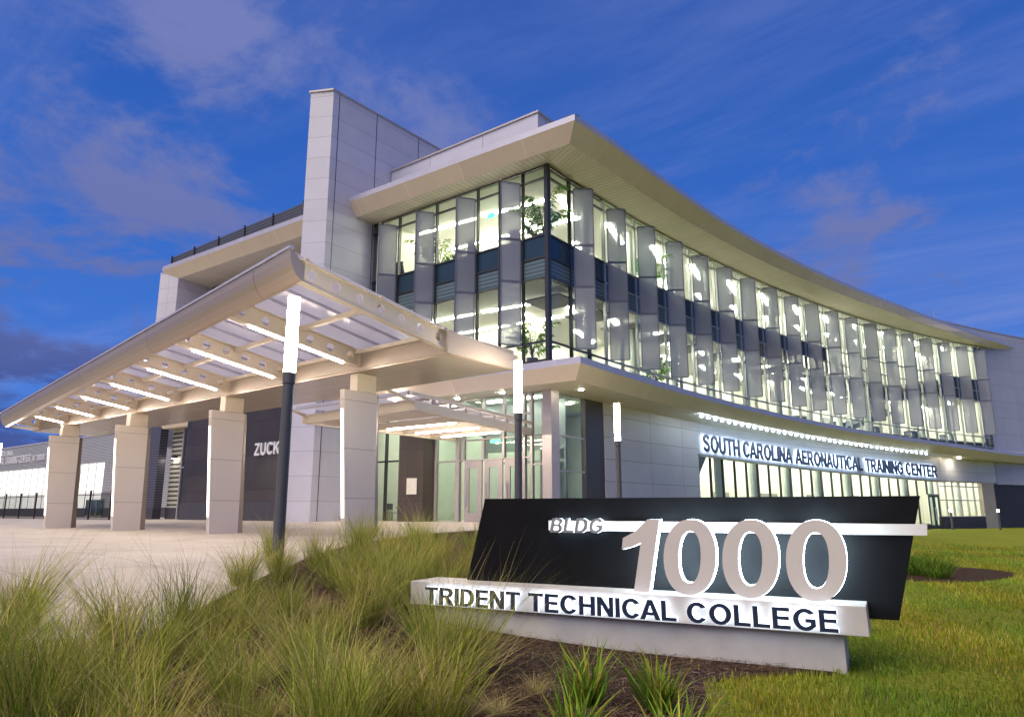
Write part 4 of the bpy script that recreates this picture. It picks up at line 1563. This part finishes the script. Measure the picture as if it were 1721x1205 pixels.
def sprism(poly, y0, y1):
    """poly in (x, z) of the sign plane, extruded from depth y0 to y1"""
    m = MB()
    n = len(poly)
    ar = sum(poly[i][0] * poly[(i + 1) % n][1] - poly[(i + 1) % n][0] * poly[i][1] for i in range(n))
    if ar < 0: poly = poly[::-1]
    for i in range(n):
        a, b = poly[i], poly[(i + 1) % n]
        m.face([(a[0], y0, a[1]), (a[0], y1, a[1]), (b[0], y1, b[1]), (b[0], y0, b[1])], 0)
    m.face([(p[0], y0, p[1]) for p in poly]); m.face([(p[0], y1, p[1]) for p in poly][::-1])
    return m


ZB = 0.70     # local z = world z + 0.70
sg(sprism([(-4.45, -0.25), (0.005, -0.25), (-0.005, 0.31), (-4.42, 0.31)], 0.0, 0.46), 'base', SIGNW, bevel=0.008)
lg = sg(sprism([(-4.72, 0.327), (0.213, 0.312), (0.205, 0.572), (-4.724, 0.590)], -0.08, 0.52), 'ledge', SIGNW, bevel=0.006)
sg(sprism([(-4.60, 0.311), (0.1, 0.311), (0.1, 0.3175), (-4.60, 0.322)], -0.02, 0.40), 'shadow_strip', BLACK)  # black strip put in for the shade line between base and ledge
sg(sprism([(-4.205, 0.55), (-3.953, 1.558), (0.745, 1.548), (0.459, 0.415), (-0.2, 0.415), (-0.2, 0.55)], 0.35, 0.50), 'panel', BLACK, bevel=0.004)
sg(sprism([(-3.07, 1.19), (0.764, 1.185), (0.774, 1.287), (-3.07, 1.302)], 0.29, 0.348), 'stripe', SIGNP, bevel=0.003)


def ring(cx, cz, ow, oh, iw, ih, sh, y0, y1, n=56, grow=0.0):
    m = MB()
    O = []; I = []
    for k in range(n):
        a = 2 * pi * k / n
        def pt(w, h, e):
            x = w * math.copysign(abs(cos(a)) ** e, cos(a)); z = h * math.copysign(abs(sin(a)) ** e, sin(a))
            return (cx + x + sh * z, cz + z)
        O.append(pt(ow + grow, oh + grow, 0.93)); I.append(pt(iw - grow, ih - grow, 0.88))
    for k in range(n):
        j = (k + 1) % n
        m.face([(O[k][0], y0, O[k][1]), (O[j][0], y0, O[j][1]), (I[j][0], y0, I[j][1]), (I[k][0], y0, I[k][1])])
        m.face([(O[k][0], y1, O[k][1]), (O[j][0], y1, O[j][1]), (I[j][0], y1, I[j][1]), (I[k][0], y1, I[k][1])][::-1])
        m.face([(O[k][0], y0, O[k][1]), (O[k][0], y1, O[k][1]), (O[j][0], y1, O[j][1]), (O[j][0], y0, O[j][1])])
        m.face([(I[k][0], y0, I[k][1]), (I[j][0], y0, I[j][1]), (I[j][0], y1, I[j][1]), (I[k][0], y1, I[k][1])])
    return m


for u in (1.357, 0.770, 0.180):
    z_ = sg(ring(-u, 0.958, 0.262, 0.368, 0.113, 0.253, 0.07, -0.08, -0.03), 'numeral', SIGNP, weld=True)
    sg(ring(-u, 0.958, 0.262, 0.368, 0.113, 0.253, 0.07, -0.028, 0.03, grow=0.002), 'halo', HALO, z_, weld=True)
one = [(-2.062, 1.014), (-2.047, 1.131), (-1.91, 1.20), (-1.773, 1.325), (-1.651, 1.326), (-1.787, 0.598), (-1.946, 0.598), (-1.855, 1.09), (-1.95, 1.045)]
z_ = sg(sprism(one, -0.08, -0.03), 'numeral', SIGNP)
sg(sprism([(x + 0.002, z) for x, z in one], -0.028, 0.03), 'halo', HALO, z_)


def bldg_map(x, y, dpt):
    return (-3.01 + x * 0.655, 0.205 + dpt * 0.05, 1.17 + y * 0.157)


def ttc_map(x, y, dpt):
    return (-4.455 + x * 4.425, -0.16 + dpt * 0.05, 0.352 + y * 0.19 - 0.009 * x)


def put_sign(*a, **k):
    n0 = set(bpy.data.objects)
    put_letters(*a, **k)
    new = [o for o in bpy.data.objects if o not in n0]
    for o in new:
        o.location = (0, 0, 0)
        if o.parent is None:
            o.parent = SG


put_sign('BLDG', bldg_map, SIGNG, None, 'sign_letter', shear=0.18, halo=HALOG, halo_off=0.0, fdepth=(-0.3, 0.55), hdepth=(0.6, 0.9))
put_sign('TRIDENT TECHNICAL COLLEGE', ttc_map, SIGNL, None, 'sign_letter', halo=HALOT, halo_off=0.008, fdepth=(-0.2, 0.3), hdepth=(0.34, 0.7))

# ------------------------------------------------------------------ annex and fence at the far left
A_ = thing('annex_building', (-75, 30, 0), 'long low corrugated metal annex with brightly lit white panels at the far left', 'building')
q = MB(); q.box(-110, -58, 30, 31, 5.2, 7.75); q.build('corrugated_wall', CORR, A_)
q = MB(); q.box(-110, -58, 29.95, 31, 7.753, 7.9); q.build('parapet_cap', EDGE, A_)
q = MB(); q.box(-71.0, -58, 30.02, 31, 1.05, 5.197); q.build('corrugated_wall', CORR, A_)
q = MB(); q.box(-110, -58, 29.97, 31, -1.2, 1.047); q.build('dark_base', DBASE, A_)
for k in range(7):
    x1 = -71.1 - 5.2 * k
    q = MB(); q.box(x1 - 5.1, x1, 30.1, 30.3, 1.05, 5.19); o = q.build('lit_panel', ANXWIN, A_)
    q = MB()
    for t in (0.0, 1.7, 3.4):
        q.box(x1 - 5.1 + t, x1 - 5.06 + t, 30.04, 30.097, 1.05, 5.19)
    q.box(x1 - 5.055, x1 - 0.0, 30.05, 30.095, 2.62, 2.66)
    q.build('frame', MULLG, o)
for k in range(3):
    P, Q = (-73.6 + 1.15 * k, 29.9), (-72.45 + 1.15 * k, 29.9)
    m = MB(); m.box(P[0], Q[0] - 0.05, 29.86, 29.94, 0.35, 1.75)
    w = m.build('window', GLASSG, A_)
    m = MB()
    for zz in (0.3, 1.75):
        m.box(P[0] - 0.05, Q[0], 29.84, 29.96, zz, zz + 0.06)
    m.box(P[0] - 0.05, P[0] - 0.002, 29.84, 29.96, 0.362, 1.748)
    m.build('frame', MULLG, w)


def anx_map(x0, x1, z0, h):
    return lambda x, y, d: (x0 + (x1 - x0) * x, 29.9 + 0.09 * d, z0 + h * y)


put_letters('SOUTH CAROLINA', anx_map(-103.8, -94.4, 6.90, 0.55), LETW, A_, 'wall_letter')
put_letters('AERONAUTICAL TRAINING CENTER', anx_map(-102.9, -88.9, 5.98, 0.80), LETW, A_, 'wall_letter')
put_letters('AT TRIDENT TECH', anx_map(-88.3, -83.2, 6.02, 0.6), LETW, A_, 'wall_letter')

F_ = thing('metal_fence', (-56, 21, 0), 'black metal picket fence between the canopy columns at the far left', 'fence')
for i in range(8):
    x0 = -48.2 - 3.0 * i
    zg = ground_z(x0, 21)
    p = MB(); p.box(x0 - 0.05, x0 + 0.05, 20.95, 21.05, zg - 0.1, 2.06); p.build('post', FENCE, F_)
    pn = MB()
    for z in (0.35, 1.75):
        pn.box(x0 - 2.948, x0 - 0.052, 20.98, 21.02, z, z + 0.05)
    for k in range(1, 20):
        xx = x0 - 3.0 * k / 20
        for za, zb2 in ((0.2, 0.348), (0.402, 1.748), (1.802, 1.93)):
            pn.box(xx - 0.012, xx + 0.012, 20.988, 21.012, za, zb2)
    pn.build('picket_panel', FENCE, F_)


# ------------------------------------------------------------------ plants
def blades(n, rbase, h0, h1, lean, curl, width, cols, seg=5, seed=0, droop=0.35, stems=0, straw=0.0):
    """grass tuft: n tapering ribbons, some long bare stems, some bent straw"""
    g = np.random.default_rng(seed)
    V = []; F = []; T = []
    cols = np.array(cols)
    side = g.uniform(0, 2 * pi)
    for i in range(n + stems):
        stem = i >= n
        dead = (not stem) and g.uniform() < straw
        a = g.uniform(0, 2 * pi)
        rr = rbase * sqrt(g.uniform(0, 1))
        bx_, by_ = rr * cos(a), rr * sin(a)
        a2 = a + g.normal(0, 0.7)
        h = g.uniform(h0, h1) if not stem else h1 * g.uniform(0.95, 1.3)
        h *= 1 + 0.14 * cos(a2 - side)
        ln = abs(g.normal(lean, lean * 0.6))
        cr = g.uniform(0.2, 1.0) * curl
        if dead:
            h *= 0.7; ln += 0.45; cr += 0.5
        w = width * g.uniform(0.5, 1.35) * (0.62 if stem else 1)
        pa = g.uniform(0, 2 * pi)
        sx, sy = -sin(a2) * 0.75 + 0.5 * cos(pa), cos(a2) * 0.75 + 0.5 * sin(pa)
        sl = sqrt(sx * sx + sy * sy) + 1e-6
        sx, sy = sx / sl * w, sy / sl * w
        c = cols[g.integers(0, len(cols))] * g.uniform(0.55, 1.35)
        if dead or stem:
            c = np.array((0.34, 0.31, 0.12)) * g.uniform(0.6, 1.2)
        tip = c * np.array([1.3, 1.12, 1.1])
        wob = g.normal(0, 0.05, 2)
        b0 = len(V)
        for k in range(seg + 1):
            t = k / seg
            out = h * (ln * t + cr * t * t * 0.8)
            z = h * (t - droop * cr * t * t * t)
            wd = (1 - t ** 1.6) * (0.55 + 0.45 * min(1, t * 4))
            x = bx_ + cos(a2) * out + wob[0] * sin(5 * t) * h
            y = by_ + sin(a2) * out + wob[1] * sin(4 * t) * h
            V.append((x - sx * wd, y - sy * wd, z)); V.append((x + sx * wd, y + sy * wd, z))
            cc = c * (1 - t) + tip * t
            T.append(cc); T.append(cc)
            if k:
                q = b0 + 2 * k
                F.append((q - 2, q - 1, q + 1, q))
    return np.array(V), F, np.array(T)


GC = [(0.20, 0.255, 0.028), (0.26, 0.295, 0.04), (0.32, 0.32, 0.065), (0.40, 0.34, 0.14), (0.17, 0.235, 0.026)]
GC2 = [(0.14, 0.235, 0.024), (0.19, 0.275, 0.03), (0.27, 0.305, 0.055), (0.36, 0.33, 0.11)]
GC3 = [(0.38, 0.31, 0.14), (0.31, 0.28, 0.09), (0.22, 0.24, 0.045), (0.44, 0.36, 0.19)]
GM = []
SPEC = [(430, 0.12, 0.45, 1.05, 0.30, 0.42), (380, 0.10, 0.55, 1.15, 0.24, 0.34), (460, 0.15, 0.40, 0.95, 0.40, 0.55), (340, 0.10, 0.50, 1.10, 0.34, 0.50), (420, 0.13, 0.35, 1.00, 0.28, 0.60)]
for i, (n, rb, h0, h1, le, cu) in enumerate(SPEC):
    V, F, T = blades(n, rb, h0, h1, le, cu, 0.0040, GC if i % 2 == 0 else GC2, seg=7, seed=20 + i, stems=34, straw=0.10)
    GM.append(np_mesh('grass_clump', V, F, LEAF, T))
for i in range(2):
    V, F, T = blades(260, 0.16, 0.30, 0.80, 0.5, 0.8, 0.0036, GC3, seg=7, seed=40 + i, droop=0.5, stems=20, straw=0.35)
    GM.append(np_mesh('grass_clump', V, F, LEAF, T))


def along(x, y, D):
    """plan point at image column-ish bearing tan = x and forward distance D (used only to lay the bed out in rows)"""
    H = radians(37.8)
    return (-sin(H) * D + cos(H) * x * D, cos(H) * D + sin(H) * x * D)


CL = [  # (bearing tan, forward distance, scale, mesh)
    (-0.52, 6.5, 0.95, 0), (-0.43, 7.0, 0.85, 1), (-0.60, 5.6, 1.0, 2), (-0.66, 6.4, 0.9, 3), (-0.36, 8.0, 0.75, 3), (-0.50, 5.2, 0.9, 4), (-0.57, 6.1, 0.8, 6),
    (-0.62, 4.4, 0.85, 1), (-0.47, 4.3, 0.8, 0), (-0.38, 5.0, 0.55, 6), (-0.69, 5.2, 0.95, 3), (-0.56, 3.8, 0.72, 2), (-0.36, 9.9, 0.85, 4), (-0.31, 10.6, 0.8, 0),
    (-0.225, 4.5, 0.95, 1), (-0.165, 4.9, 0.85, 2), (-0.19, 5.6, 0.75, 5), (-0.26, 6.1, 0.7, 3), (-0.31, 5.4, 0.5, 6), (-0.105, 4.9, 0.95, 4), (-0.06, 6.7, 0.98, 0),
    (-0.095, 6.4, 0.85, 1), (-0.30, 7.1, 0.6, 5), (-0.24, 7.6, 0.7, 2), (-0.19, 8.4, 0.85, 4), (-0.15, 9.4, 0.85, 1), (-0.10, 10.2, 0.8, 3),
    (-0.21, 9.8, 0.85, 2), (-0.26, 11.6, 0.9, 0), (-0.17, 10.8, 0.9, 3), (-0.13, 11.6, 0.9, 2), (-0.08, 11.0, 0.85, 4), (-0.21, 12.4, 0.9, 1),
    (-0.10, 13.2, 0.95, 0), (-0.16, 13.6, 0.95, 4), (-0.05, 12.2, 0.9, 2), (-0.02, 13.4, 0.85, 1), (-0.05, 14.6, 0.9, 3), (0.02, 11.4, 0.8, 0), (-0.13, 15.4, 0.85, 3),
    (-0.34, 3.7, 0.5, 6), (-0.21, 3.5, 0.55, 5), (-0.42, 5.7, 0.65, 6), (-0.27, 8.8, 0.65, 5), (-0.32, 12.4, 0.8, 1), (-0.12, 7.6, 0.7, 3), (-0.20, 16.0, 0.9, 2),
    (-0.33, 6.2, 0.7, 5), (-0.285, 6.6, 0.75, 0), (-0.35, 7.4, 0.7, 4), (-0.39, 7.6, 0.7, 2), (-0.34, 4.6, 0.6, 1), (-0.29, 4.2, 0.55, 5), (-0.22, 6.6, 0.65, 6), (-0.30, 8.0, 0.7, 1), (-0.235, 5.4, 0.7, 2), (-0.14, 5.5, 0.6, 5), (-0.36, 5.5, 0.65, 3), (-0.02, 5.6, 0.35, 6), (0.03, 6.2, 0.3, 5),
    (-0.46, 6.2, 0.75, 1), (-0.40, 6.4, 0.6, 2), (-0.645, 7.0, 0.8, 0), (-0.155, 6.0, 0.6, 6), (-0.27, 4.9, 0.6, 5), (-0.53, 4.6, 0.75, 3), (-0.19, 11.6, 0.9, 4), (-0.115, 12.3, 0.9, 1), (-0.24, 10.4, 0.85, 3)]
lab_far = 'fine green ornamental grass clump in the row behind the sign'
for i, (bt, D_, sc, k) in enumerate(CL):
    x, y = along(bt, 0, D_)
    me = GM[k]
    o = bpy.data.objects.new('grass_clump', me)
    col.objects.link(o)
    o.location = (x, y, ground_z(x, y) + 0.01)
    o.rotation_euler = (0, 0, random.uniform(0, 6.28))
    s_ = sc * random.uniform(0.92, 1.06)
    o.scale = (s_ * 1.0, s_ * 1.0, s_ * random.uniform(0.86, 1.0))
    if k in (5, 6):
        lb = 'straw coloured ornamental grass clump in the mulch bed'
    elif D_ < 6.0:
        lb = 'tall wispy green grass clump in the near part of the mulch bed'
    elif D_ < 9.0:
        lb = 'wispy green grass clump in the middle of the bed near the lamp post'
    else:
        lb = 'green grass clump at the back of the bed beside the plaza'
    tag(o, lb, 'grass clump', 'ornamental grass clumps in the planting bed')

LC = [(0.09, 0.19, 0.016), (0.12, 0.24, 0.02), (0.16, 0.27, 0.03), (0.26, 0.26, 0.04)]
LM = []
for i in range(3):
    V, F, T = blades(130, 0.09, 0.20, 0.50, 0.26, 0.50, 0.0125, LC, seg=6, seed=70 + i, droop=0.4)
    LM.append(np_mesh('strappy_plant', V, F, LEAF, T))
for i, (bt, D_, sc, lb) in enumerate([(0.095, 5.85, 1.0, 'green strappy leaved plant in mulch, left of the pair directly below the sign'),
                                      (0.190, 5.70, 0.95, 'green strappy leaved plant in mulch, right of the pair directly below the sign'),
                                      (0.080, 4.75, 0.92, 'green strappy plant at the bottom edge, in front of the left plant below the sign'),
                                      (0.205, 4.70, 0.85, 'strappy plant with yellowing tips at the bottom edge, nearest the lawn')]):
    x, y = along(bt, 0, D_)
    o = bpy.data.objects.new('strappy_plant', LM[i % 3]); col.objects.link(o)
    o.location = (x, y, ground_z(x, y) + 0.01); o.scale = (sc, sc, sc); o.rotation_euler = (0, 0, i * 1.7)
    tag(o, lb, 'plant', 'strappy plants below the sign')

# leafy ground plants in the round bed on the lawn
V, F, T = blades(260, 0.34, 0.22, 0.50, 0.5, 0.6, 0.011, [(0.06, 0.13, 0.014), (0.085, 0.16, 0.018), (0.12, 0.18, 0.02)], seg=5, seed=90)
PM = np_mesh('leafy_clump', V, F, LEAF, T)
for (dx, dy, sc) in ((-1.0, -0.9, 1.0), (-0.2, -0.6, 0.95), (-0.9, 0.5, 1.05), (0.1, 0.6, 1.0), (-0.4, 1.5, 1.0), (0.35, -1.2, 0.7)):
    x, y = PL_C[0] + dx, PL_C[1] + dy
    o = bpy.data.objects.new('leafy_clump', PM); col.objects.link(o)
    o.location = (x, y, ground_z(x, y) + 0.01); o.scale = (sc, sc, sc); o.rotation_euler = (0, 0, random.uniform(0, 6))
    tag(o, 'low leafy green clump in the round mulch ring on the lawn', 'plant', 'low plants in the mulch ring')


def in_poly(x, y, poly):
    r = False
    j = len(poly) - 1
    for i in range(len(poly)):
        xi, yi = poly[i]; xj, yj = poly[j]
        if (yi > y) != (yj > y) and x < (xj - xi) * (y - yi) / (yj - yi) + xi:
            r = not r
        j = i
    return r


def lawn():
    g = np.random.default_rng(5)
    V = []; F = []; T = []
    cols = np.array([(0.17, 0.24, 0.018), (0.22, 0.27, 0.02), (0.27, 0.275, 0.03), (0.14, 0.22, 0.018), (0.31, 0.27, 0.08)])
    cnt = 0
    tries = 0
    while cnt < 122000 and tries < 700000:
        tries += 1
        D_ = 3.6 * (9.0 ** g.uniform(0, 1) ** 1.05)
        b = g.uniform(0.02, 0.80) if g.uniform() < 0.88 else g.uniform(0.80, 1.15)
        x, y = along(b, 0, D_)
        if in_poly(x, y, BED_POLY):
            e = g.uniform()
            if e < 0.985: continue
        if ((x - PL_C[0]) / 1.7) ** 2 + ((y - PL_C[1]) / 2.5) ** 2 < 1: continue
        # worn patches
        w = sin(x * 1.7 + 0.6 * sin(y * 2.1)) * cos(y * 1.3 + 0.8 * sin(x * 0.9))
        if w > 0.55 and g.uniform() < 0.55: continue
        h = g.uniform(0.025, 0.065) * (1.0 + 0.5 * w * -0.6) * (1 + max(0, D_ - 9) * 0.03)
        if g.uniform() < 0.02: h *= 1.9
        if x < -1.2 and y < 7.6 and D_ < 8.5: h *= 1.0 + 0.9 * max(0.0, sin(x * 5.1) * cos(y * 4.3))
        wd = 0.0022 * (1 + D_ * 0.16)
        a = g.uniform(0, 2 * pi); ln = g.uniform(0.1, 0.8) * h
        z = ground_z(x, y)
        dx, dy = cos(a), sin(a)
        i = len(V)
        V += [(x - dy * wd, y + dx * wd, z), (x + dy * wd, y - dx * wd, z), (x + dx * ln, y + dy * ln, z + h)]
        F.append((i, i + 1, i + 2))
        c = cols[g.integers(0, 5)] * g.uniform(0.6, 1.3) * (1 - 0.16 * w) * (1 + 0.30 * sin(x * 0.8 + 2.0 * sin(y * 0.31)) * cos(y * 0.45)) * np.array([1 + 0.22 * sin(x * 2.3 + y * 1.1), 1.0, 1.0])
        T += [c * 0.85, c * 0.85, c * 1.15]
        cnt += 1
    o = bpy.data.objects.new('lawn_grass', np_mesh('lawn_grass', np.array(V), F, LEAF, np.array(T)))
    col.objects.link(o)
    o['kind'] = 'stuff'


lawn()


def straw():
    g = np.random.default_rng(6)
    V = []; F = []; T = []
    cols = np.array([(0.10, 0.055, 0.035), (0.16, 0.10, 0.065), (0.055, 0.034, 0.024), (0.24, 0.17, 0.12), (0.13, 0.075, 0.05)])
    cnt = 0
    while cnt < 42000:
        D_ = 2.9 * (3.6 ** g.uniform(0, 1))
        b = g.uniform(-0.72, 0.36)
        x, y = along(b, 0, D_)
        inr = in_poly(x, y, BED_POLY)
        if not inr and not (in_poly(x - 0.12, y - 0.05, BED_POLY) and g.uniform() < 0.25): continue
        cnt += 1
        z = ground_z(x, y) + 0.014 + abs(g.normal(0, 0.012))
        a = g.uniform(0, 2 * pi); l = g.uniform(0.04, 0.13); w = 0.0022
        dx, dy = cos(a), sin(a)
        t = g.normal(0, 0.18) * l
        i = len(V)
        V += [(x - dy * w, y + dx * w, z), (x + dy * w, y - dx * w, z), (x + dx * l + dy * w, y + dy * l - dx * w, z + abs(t)), (x + dx * l - dy * w, y + dy * l + dx * w, z + abs(t) + 0.002)]
        F.append((i, i + 1, i + 2, i + 3))
        c = cols[g.integers(0, 5)] * g.uniform(0.7, 1.3)
        T += [c] * 4
    o = bpy.data.objects.new('pine_straw', np_mesh('pine_straw', np.array(V), F, LEAF, np.array(T)))
    col.objects.link(o)
    o['kind'] = 'stuff'


straw()


# ------------------------------------------------------------------ things seen through the glass
def palm(x, y, z, h, label, n=11, seed=1, cols=((0.09, 0.24, 0.04), (0.14, 0.32, 0.05)), pot=True, spread=0.55):
    g = np.random.default_rng(seed)
    o = thing('potted_palm', (x, y, z), label, 'potted plant')
    if pot:
        p = MB(); p.tube((x, y, z), (x, y, z + 0.5), 0.22, 0.28, 16); p.build('pot', POTM, o)
    z0 = z + (0.45 if pot else 0)
    p = MB()
    V = []; F = []; T = []
    for i in range(n):
        a = 2 * pi * i / n + g.uniform(-0.4, 0.4)
        hh = h * g.uniform(0.5, 1.0); sp = spread * h * g.uniform(0.5, 1.15)
        pts = []
        for k in range(11):
            t = k / 10
            pts.append(Vector((x + cos(a) * sp * t ** 1.7, y + sin(a) * sp * t ** 1.7, z0 + (hh - 0.45) * (t * 1.45 - 0.55 * t ** 3.2))))
        for k in range(10):
            p.tube(pts[k], pts[k + 1], 0.02 * (1 - k / 12), 0.02 * (1 - (k + 1) / 12), 5, caps=False)
        c = np.array(cols[g.integers(0, len(cols))]) * g.uniform(0.7, 1.3)
        for k in range(4, 11):
            for sd in (-1, 1):
                for r_ in range(3):
                    b0 = pts[k].lerp(pts[k - 1], r_ / 3 + g.uniform(-0.1, 0.1))
                    ll = 0.42 * h / 2.4 * (1 - 0.5 * (k - 4) / 7) * g.uniform(0.7, 1.15)
                    d = Vector((cos(a) * 0.7 - sin(a) * sd * g.uniform(0.6, 1.0), sin(a) * 0.7 + cos(a) * sd * g.uniform(0.6, 1.0), g.uniform(-0.75, 0.05))).normalized() * ll
                    wv = Vector((cos(a), sin(a), 0.5)).normalized() * 0.03
                    j = len(V)
                    V += [tuple(b0 - o.location), tuple(b0 + d * 0.45 + wv - o.location), tuple(b0 + d + Vector((0, 0, -0.25 * ll)) - o.location), tuple(b0 + d * 0.45 - wv - o.location)]
                    F.append((j, j + 1, j + 2, j + 3)); T += [c] * 4
    p.build('stem', solid('palm_stem_%d' % seed, (0.10, 0.12, 0.05), 0.6), o)
    f = bpy.data.objects.new('fronds', np_mesh('fronds', np.array(V), F, LEAF, np.array(T)))
    col.objects.link(f); f.parent = o
    return o


palm(-18.35, 26.05, 12.9, 3.0, 'tall potted palm inside the top floor corner window', 13, 1)
palm(-19.0, 26.0, 7.05, 2.3, 'bushy lime green potted plant inside the lower floor corner window', 14, 2, ((0.16, 0.30, 0.02), (0.22, 0.36, 0.03)))
palm(-18.95, 26.0, 12.75, 1.5, 'short lime green potted plant left of the tall palm in the corner', 9, 3, ((0.22, 0.36, 0.02), (0.28, 0.42, 0.04)), spread=0.4)
palm(-25.2, 26.2, 12.6, 2.9, 'dark large leaved plant behind the screens of the left top floor', 10, 4, ((0.03, 0.07, 0.03), (0.16, 0.28, 0.03)))
p_ = cp(9.6, 0.75); palm(p_[0], p_[1], 12.6, 2.9, 'leafy green plant on the top floor of the curved front, near the corner', 12, 5)
p_ = cp(9.9, 0.7); palm(p_[0], p_[1], 7.05, 2.2, 'leafy green plant on the lower floor of the curved front, near the corner', 12, 6)


def lounge_chair(x, y, z, rz, label):
    o = thing('lounge_chair', (x, y, z), label, 'chair', 'dark high backed chairs inside the left windows')
    o.rotation_euler = (0, 0, 0)
    c_, s_ = cos(rz), sin(rz)
    R2 = lambda px, py: (x + c_ * px - s_ * py, y + s_ * px + c_ * py)
    m = MB(); m.prism([R2(-0.36, -0.35), R2(0.36, -0.35), R2(0.36, 0.35), R2(-0.36, 0.35)], z + 0.25, z + 0.46); m.build('seat', CHAIR, o, bevel=0.05)
    m = MB()
    lo = [R2(-0.4, 0.30), R2(0.4, 0.30), R2(0.4, 0.48), R2(-0.4, 0.48)]; hi = [R2(-0.26, 0.48), R2(0.26, 0.48), R2(0.26, 0.60), R2(-0.26, 0.60)]
    A = [(*p, z + 0.25) for p in lo]; C_ = [(*p, z + 1.35) for p in hi]
    m.loft([A, C_], 0, None, True); m.face(A[::-1]); m.face(C_); m.build('backrest', CHAIR, o, bevel=0.04)
    for px, py in ((-0.3, -0.3), (0.3, -0.3), (0.3, 0.3), (-0.3, 0.3)):
        q = R2(px, py); m = MB(); m.tube((*q, z), (*q, z + 0.25), 0.02, None, 8); m.build('leg', MULL, o)


lounge_chair(-27.8, 26.2, 12.6, 3.3, 'dark high backed chair inside the top floor window nearest the fin wall')
lounge_chair(-22.4, 26.2, 12.6, 2.9, 'dark high backed chair inside the top floor window below the green exit sign')
lounge_chair(-19.9, 26.4, 12.6, 3.1, 'dark high backed chair behind the screen left of the corner palm')
p_ = cp(3.9, 1.0); lounge_chair(p_[0], p_[1], 12.6, 1.4, 'dark high backed chair inside the curved top floor, just right of the corner')


def cafe_set(x, y, z):
    o = thing('cafe_table', (x, y, z), 'dark round table seen through the ground floor glass left of the brown pier', 'table')
    m = MB(); m.tube((x, y, z + 0.70), (x, y, z + 0.74), 0.42, None, 20); m.build('top', CHAIR, o)
    m = MB(); m.tube((x, y, z + 0.03), (x, y, z + 0.70), 0.04, None, 8); m.tube((x, y, z), (x, y, z + 0.03), 0.28, None, 16); m.build('pedestal', CHAIR, o)
    for k, (dx, dy, lb) in enumerate(((-0.75, -0.1, 'left'), (0.7, 0.0, 'right'))):
        cx_, cy_ = x + dx, y + dy
        s = thing('cafe_chair', (cx_, cy_, z), 'dark cafe chair on the %s side of the round table behind the ground floor glass' % lb, 'chair', 'cafe chairs behind the ground floor glass')
        m = MB(); m.box(cx_ - 0.21, cx_ + 0.21, cy_ - 0.21, cy_ + 0.21, z + 0.44, z + 0.47); m.build('seat', CHAIR, s, bevel=0.01)
        e_ = -0.2 if dx < 0 else 0.2
        m = MB(); m.box(cx_ + e_ - 0.015, cx_ + e_ + 0.015, cy_ - 0.2, cy_ + 0.2, z + 0.62, z + 0.92)
        for yy in (-0.17, 0.17):
            m.tube((cx_ + e_, cy_ + yy, z + 0.471), (cx_ + e_, cy_ + yy, z + 0.62), 0.012, None, 6)
        m.build('backrest', CHAIR, s)
        for px, py in ((-0.18, -0.18), (0.18, -0.18), (0.18, 0.18), (-0.18, 0.18)):
            m = MB(); m.tube((cx_ + px * 1.1, cy_ + py * 1.1, z), (cx_ + px, cy_ + py, z + 0.44), 0.014, None, 6); m.build('leg', CHAIR, s)


cafe_set(-27.6, 26.5, 0.2)
